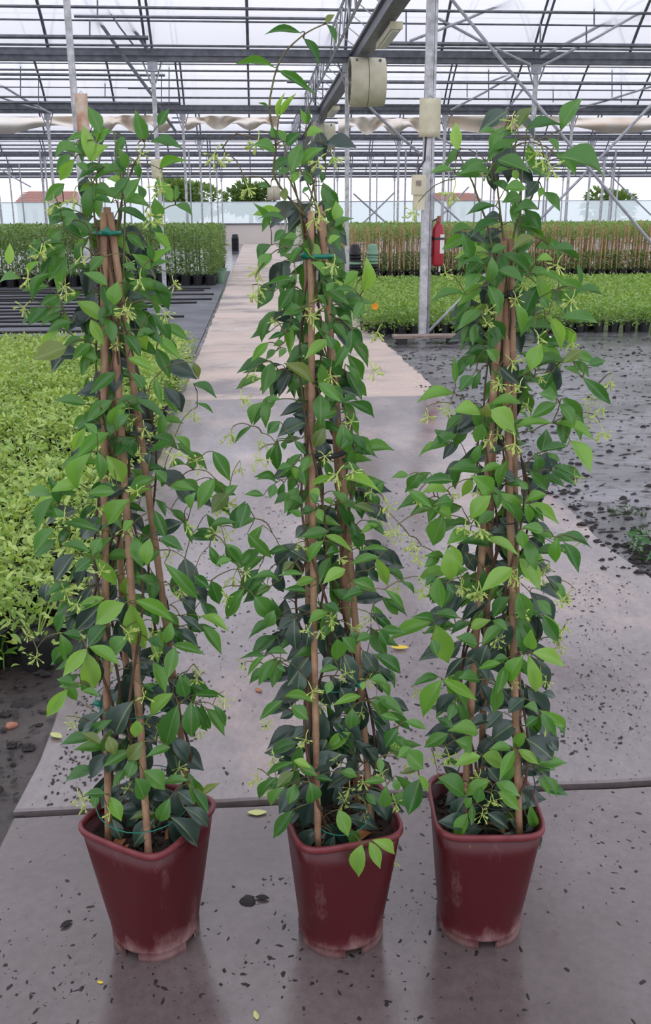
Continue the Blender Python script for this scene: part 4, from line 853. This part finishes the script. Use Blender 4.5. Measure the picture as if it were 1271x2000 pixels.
        low = (y-900)/800; c = 'd' if rg.random() < .25+max(0, low)*.6 else ('g' if rg.random() < .7 else 'b')
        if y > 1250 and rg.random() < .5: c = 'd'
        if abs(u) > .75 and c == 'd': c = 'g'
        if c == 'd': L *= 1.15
        recs.append((x, y, x+dx/n*L, y+dy/n*L, L*(rg.uniform(.36,.46) if c != 'd' else rg.uniform(.46,.58)), c, False))
    extra = MB(); exd = MB(); cnt = 0; bases = []
    for ri, (bx, by, tx, ty, wd, col, man) in enumerate(recs):
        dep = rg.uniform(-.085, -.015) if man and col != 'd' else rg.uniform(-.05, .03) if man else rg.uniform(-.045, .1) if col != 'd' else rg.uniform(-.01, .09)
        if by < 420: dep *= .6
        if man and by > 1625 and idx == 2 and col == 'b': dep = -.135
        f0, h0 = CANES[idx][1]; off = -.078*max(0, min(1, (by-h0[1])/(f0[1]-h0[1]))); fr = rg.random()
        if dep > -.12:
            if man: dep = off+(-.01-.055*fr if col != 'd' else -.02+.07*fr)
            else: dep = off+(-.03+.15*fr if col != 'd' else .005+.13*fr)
            if by > 1560: dep = max(dep, -.075)
        Yb = Y+dep; base = py(bx, by, Yb)
        cdist = ((bx-tx)**2+(by-ty)**2)**.5
        side = rg.uniform(-.45, .35)*cdist*pxw(base)
        if col == 'd': side *= .5
        tip = py(tx, ty, Yb+side)
        d = tip-base; L = d.length*1.1; d.normalize()
        view = (CAM-base).normalized()
        n = view*rg.uniform(.6,1.0)+Vector((0,0,1))*(rg.uniform(.35,.8) if col != 'l' else 1.6)+Vector((rg.uniform(-.35,.35), 0, 0))
        n = n-d*n.dot(d); n.normalize()
        W = wd*pxw(base); 
        if man: W = min(W/max(.45, abs(n.dot(view))), L*.6)
        else: W = min(W, L*.58)
        if W < L*.2: W = L*.2
        s = d.cross(n)
        mx = Matrix(((s.x*W*1.18, d.x*L, n.x*L), (s.y*W*1.18, d.y*L, n.y*L), (s.z*W*1.18, d.z*L, n.z*L))).to_4x4()
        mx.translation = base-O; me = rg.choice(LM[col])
        bases.append(base)
        if cnt < 300:
            o = put('leaf', me, root); o.matrix_local = mx; cnt += 1
        else:
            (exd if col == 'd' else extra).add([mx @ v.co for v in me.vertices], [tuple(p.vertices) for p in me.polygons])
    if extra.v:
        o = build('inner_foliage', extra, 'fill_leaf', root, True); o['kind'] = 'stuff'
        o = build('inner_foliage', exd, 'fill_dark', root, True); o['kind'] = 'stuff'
    for key in SETS[idx]:
        cx, cy, s = CR[key]
        for e in BUDS[key].split():
            x, y = [float(q) for q in e.split(',')]; base = py(cx+x/s, cy+y/s-12, Y+rg.uniform(-.1,-.03))
            o = put('bud_cluster', rg.choice(BM), root, base-O, (rg.uniform(-.6,.6), rg.uniform(-.6,.6), rg.uniform(0,6.3))); k = rg.uniform(.8,1.25); o.scale = (k, k, k); bases.append(base)
    # twigs: every leaf and bud joins the nearest wood nearer the canes
    def axd(p):
        best = 9
        for f, h in axis:
            t = max(0, min(1.25, (p.z-f.z)/(h.z-f.z))); c = f.lerp(h, t); best = min(best, (Vector((p.x, p.y, 0))-Vector((c.x, c.y, 0))).length+max(0, p.z-h.z)*.6)
        return best
    nodes = [p.copy() for p in trunk]; tw = MB()
    for p in sorted(bases, key=axd):
        best = None; bd = 9
        for q in nodes:
            dz = p.z-q.z; dd = (p-q).length+(.5*max(0, -dz-.02))
            if dd < bd: bd = dd; best = q
        if bd > .0005:
            L = (p-best).length; mid = best.lerp(p, .5)+Vector((rg.uniform(-.1,.1)*L, rg.uniform(-.1,.1)*L, .12*L)); m1 = best.lerp(mid,.5)+Vector((0,0,.03*L)); m2 = mid.lerp(p,.5)+Vector((0,0,.03*L))
            pts = [best, m1, mid, m2, p]; tw.tube([q-O for q in pts], [.0013,.0012,.0011,.001,.0009], 4, cap=False); nodes += [mid, p] if L > .015 else [p]
    o = build('twigs', tw, 'stem', root, True); o['kind'] = 'stuff'
    # ties
    def loop(v, m, r, rad, wob=.0, knob=None):
        z = py(axis_px(v), v, Y).z; pts = []
        cs = [f.lerp(h, max(0, min(1, (z-f.z)/(h.z-f.z)))) for f, h in axis]; c = sum(cs, Vector())/4; rx = max(abs(q.x-c.x) for q in cs)+.012; ry = max(abs(q.y-c.y) for q in cs)+.012
        for k in range(25): t = 2*pi*k/24; pts.append(Vector((c.x+rx*cos(t), c.y+ry*sin(t), z+wob*sin(t)))-O)
        b = MB(); b.tube(pts, rad, 5)
        if knob: b.tube([pts[knob], pts[knob]+Vector((.004,-.006,.004)), pts[knob]+Vector((.012,-.006,-.003))], [.006,.007,.003], 6)
        build('plant_tie', b, m, root, True)
    def axis_px(v): return sum(f[0]+(h[0]-f[0])*((f[1]-v)/(f[1]-h[1])) for f, h in CANES[idx])/4
    for v, m, rad, wob, kn in {1: [(455,'tie_green',.004,0,18),(1357,'tie_green',.0012,.01,13),(1555,'tie_green',.0012,.02,None)], 2: [(500,'tie_green',.004,0,14),(877,'tie_black',.005,.004,None),(1312,'tie_green',.0012,.01,21),(1560,'tie_green',.0012,.03,None)], 3: [(575,'tie_black',.005,0,18),(1000,'tie_black',.0012,.01,None),(1520,'tie_black',.0012,.02,None)]}[idx]:
        loop(v, m, .02, rad, wob, kn)
    # dead leaves on the soil
    for k in range(3):
        a = rg.uniform(0,6.3); o = put('dead_leaf', DEAD_ME, root, (.05*cos(a), -.03-.04*rg.random(), .262), (rg.uniform(-.3,.3), rg.uniform(-.3,.3), a)); o.scale = (.026, .045, .045)
    return root
DEAD_ME = leaf_mesh('dead_leaf', 'dry_leaf', .2, .9, .6, 1)
FILL = 270
for i in (1, 2, 3): climber(i)
# ================================================================ litter on the floor
rg = random.Random(21); b = MB()
def chip(x, y, z, s, a, e=2.2):
    n = 5; v = []
    for k in range(n):
        t = 2*pi*k/n+rg.uniform(-.3,.3); r = s*rg.uniform(.6,1.1); px_, py_ = r*e*cos(t), r*sin(t)
        v.append((x+px_*cos(a)-py_*sin(a), y+px_*sin(a)+py_*cos(a), z+rg.uniform(.0005,.002)))
    v.append((x, y, z+s*.5)); b.add(v, [(k, (k+1) % n, n) for k in range(n)])
def clus(): return noise.noise(Vector((cx_*2.2, cy_*2.2, 4.1)))
made = 0
while made < 8500:
    cx_, cy_ = rg.uniform(-.64, 1.6), 1.02+4.2*rg.random()**1.7
    if rg.random() > .35+.9*clus(): continue
    chip(cx_, cy_, SLAB, rg.choice([.0008,.001,.0012,.0015,.0018,.0022,.003,.0046])*rg.uniform(.8,1.3), rg.uniform(0,6.3), rg.uniform(1.1,2.6)); made += 1
for k in range(700):
    cx_, cy_ = rg.uniform(-.6,-.2), rg.uniform(2.15,2.9); chip(cx_, cy_, SLAB, rg.choice([.002,.003,.005]), rg.uniform(0,6.3), rg.uniform(1,2))
for k in range(3400):
    x, y = rg.uniform(1.7, 6.5), 3.4+9*rg.random()**1.2; chip(x, y, .001, rg.choice([.003,.005,.007,.011,.016])*rg.uniform(.6,1.2), rg.gauss(0,.6), rg.uniform(1.5,5))
for k in range(900):
    chip(rg.uniform(-1.6,-.68), rg.uniform(1.3,3.1), .02, rg.choice([.003,.005,.009]), rg.uniform(0,6.3), rg.uniform(1.2,2.5))
o = build('floor_litter', b, 'litter'); tag(o, 'dark leaf crumbs and soil specks scattered over the wet concrete', 'litter', kind='stuff')
b = MB()
def clod(x, y, z, s):
    v = []; n = 6
    for z_, r_ in ((0, 1), (.45, .85), (.8, .4)):
        for k in range(n): t = 2*pi*k/n+z_; r = s*r_*rg.uniform(.6,1.25); v.append((x+r*1.3*cos(t), y+r*sin(t), z+z_*s*rg.uniform(.6,1)))
    f = [(i*n+k, i*n+(k+1) % n, (i+1)*n+(k+1) % n, (i+1)*n+k) for i in range(2) for k in range(n)]+[tuple(range(2*n, 3*n))]
    b.add(v, f)
for k in range(600):
    y = 3.6+rg.random()**1.3*5; x = 1.66+rg.gauss(.12, .16); 
    if x < 1.5: continue
    clod(x, y, .0 if x > 1.66 else SLAB, rg.choice([.005,.007,.011,.018])*rg.uniform(.6,1.2))
for k in range(420):
    clod(rg.uniform(1.7, 5.5), rg.uniform(3.8, 12.2), 0, rg.choice([.006,.01,.014,.02])*rg.uniform(.6,1.2))
for k in range(520):
    x, y = rg.uniform(-1.7,-.7), rg.uniform(1.2,3.0); clod(x, y, .012, rg.choice([.004,.006,.01,.016])*rg.uniform(.6,1.2))
o = build('soil_clods', b, 'clod'); tag(o, 'dark wet soil clods along the edges of the concrete path', 'soil', kind='stuff')

def fallen(px_, py_, L, rz, m, lab, curl=.3, cat='leaf'):
    p = gp(px_, py_, SLAB); b = MB(); n = 6; v = []
    for i in range(n+1):
        t = i/n; wd = L*.24*sin(pi*min(1, t*.96+.03))**.8
        for s in (-1, 0, 1): v.append((s*wd, L*(t-.5), .002+abs(s)*wd*curl+L*.1*(2*t-1)**2))
    b.add(v, [(i*3+j, i*3+j+1, i*3+j+4, i*3+j+3) for i in range(n) for j in (0, 1)])
    o = build('fallen_leaf', b, m, None, True); o.location = (p.x, p.y, SLAB); o.rotation_euler = (0, 0, rz); tag(o, lab, cat)
    md = o.modifiers.new('t', 'SOLIDIFY'); md.thickness = .0008
fallen(780, 1268, .065, 1.4, 'yellow_leaf', 'bright yellow fallen leaf on the wet concrete between two of the pots', .5)
fallen(502, 1590, .05, 1.5, 'pale_leaf', 'pale yellow-green fallen leaf lying at the slab joint')
fallen(505, 1350, .035, .6, 'dry_leaf', 'small orange-brown fallen leaf on the long slab')
fallen(196, 1920, .014, 1.2, 'yellow_leaf', 'tiny yellow fallen petal in front of the pot turned corner-first')
fallen(500, 1985, .022, .3, 'pale_leaf', 'small green-yellow fallen bud at the front of the near slab')
fallen(130, 1808, .03, -.8, 'litter', 'dark curled fallen leaf beside the pot turned corner-first', .8)
fallen(512, 1757, .032, 1.3, 'litter', 'dark curled fallen leaf beside the wet leaf lump', .8)
fallen(110, 1440, .05, .9, 'pale_leaf', 'pale curled fallen leaf at the muddy slab edge', .6)
p = gp(484, 1760, SLAB); b = MB(); rg = random.Random(2)
v = []; n = 10
for z_, r_ in ((0,1),(.25,.9),(.5,.55),(.56,.2)):
    for k in range(n): t = 2*pi*k/n; r = .019*r_*rg.uniform(.7,1.2); v.append((r*1.2*cos(t), r*sin(t), z_*.019*rg.uniform(.8,1.2)))
b.add(v, [(i*n+k, i*n+(k+1) % n, (i+1)*n+(k+1) % n, (i+1)*n+k) for i in range(3) for k in range(n)]+[tuple(range(3*n,4*n))])
o = build('wet_lump', b, 'clod', None, True, (p.x, p.y, SLAB-.001)); tag(o, 'dark wet lump of leaves on the concrete between two pots', 'lump')
p = gp(22, 1418, .012); b = MB(); v = []; n = 12
for z_, r_ in ((0,.8),(.35,1),(.7,.85),(.95,.4)):
    for k in range(n): t = 2*pi*k/n; r = .017*r_*(1+.12*sin(3*t+1)); v.append((r*1.15*cos(t), r*sin(t), z_*.019))
b.add(v, [(i*n+k, i*n+(k+1) % n, (i+1)*n+(k+1) % n, (i+1)*n+k) for i in range(3) for k in range(n)]+[tuple(range(3*n,4*n)), tuple(reversed(range(n)))])
o = build('pebble', b, 'stone', None, True, (p.x, p.y, .006)); tag(o, 'rounded orange-brown pebble on the dark mud strip', 'pebble')
p = gp(1262, 1088); t = empty('weed_clump', (1.86, p.y+.05, 0)); tag(t, 'tuft of green weeds growing in the mud at the path edge', 'weeds')
b = MB(); rg = random.Random(31); add_bush(b, rg, (0,0,0), .01, .1, .13, 90, .06, 0, True); build('foliage', b, 'leaf_green', t)
b = MB()
for k in range(40): clod(rg.uniform(-.14,.14), rg.uniform(-.14,.14), 0, rg.uniform(.01,.03))
build('root_soil', b, 'clod', t)
p = gp(1226, 1005); t = empty('moss_patch', (p.x, p.y, 0)); tag(t, 'low olive moss patch on the mud near the path edge', 'moss')
b = MB(); add_bush(b, rg, (0,0,0), .002, .03, .09, 150, .02); build('foliage', b, 'hedge_low', t)
p = gp(1065, 662); b = MB(); clod(0,0,0,.07); o = build('stone', b, 'label_white', None, loc=(p.x, p.y, 0)); tag(o, 'small white stone lying before the low bed behind the shrubs', 'stone')
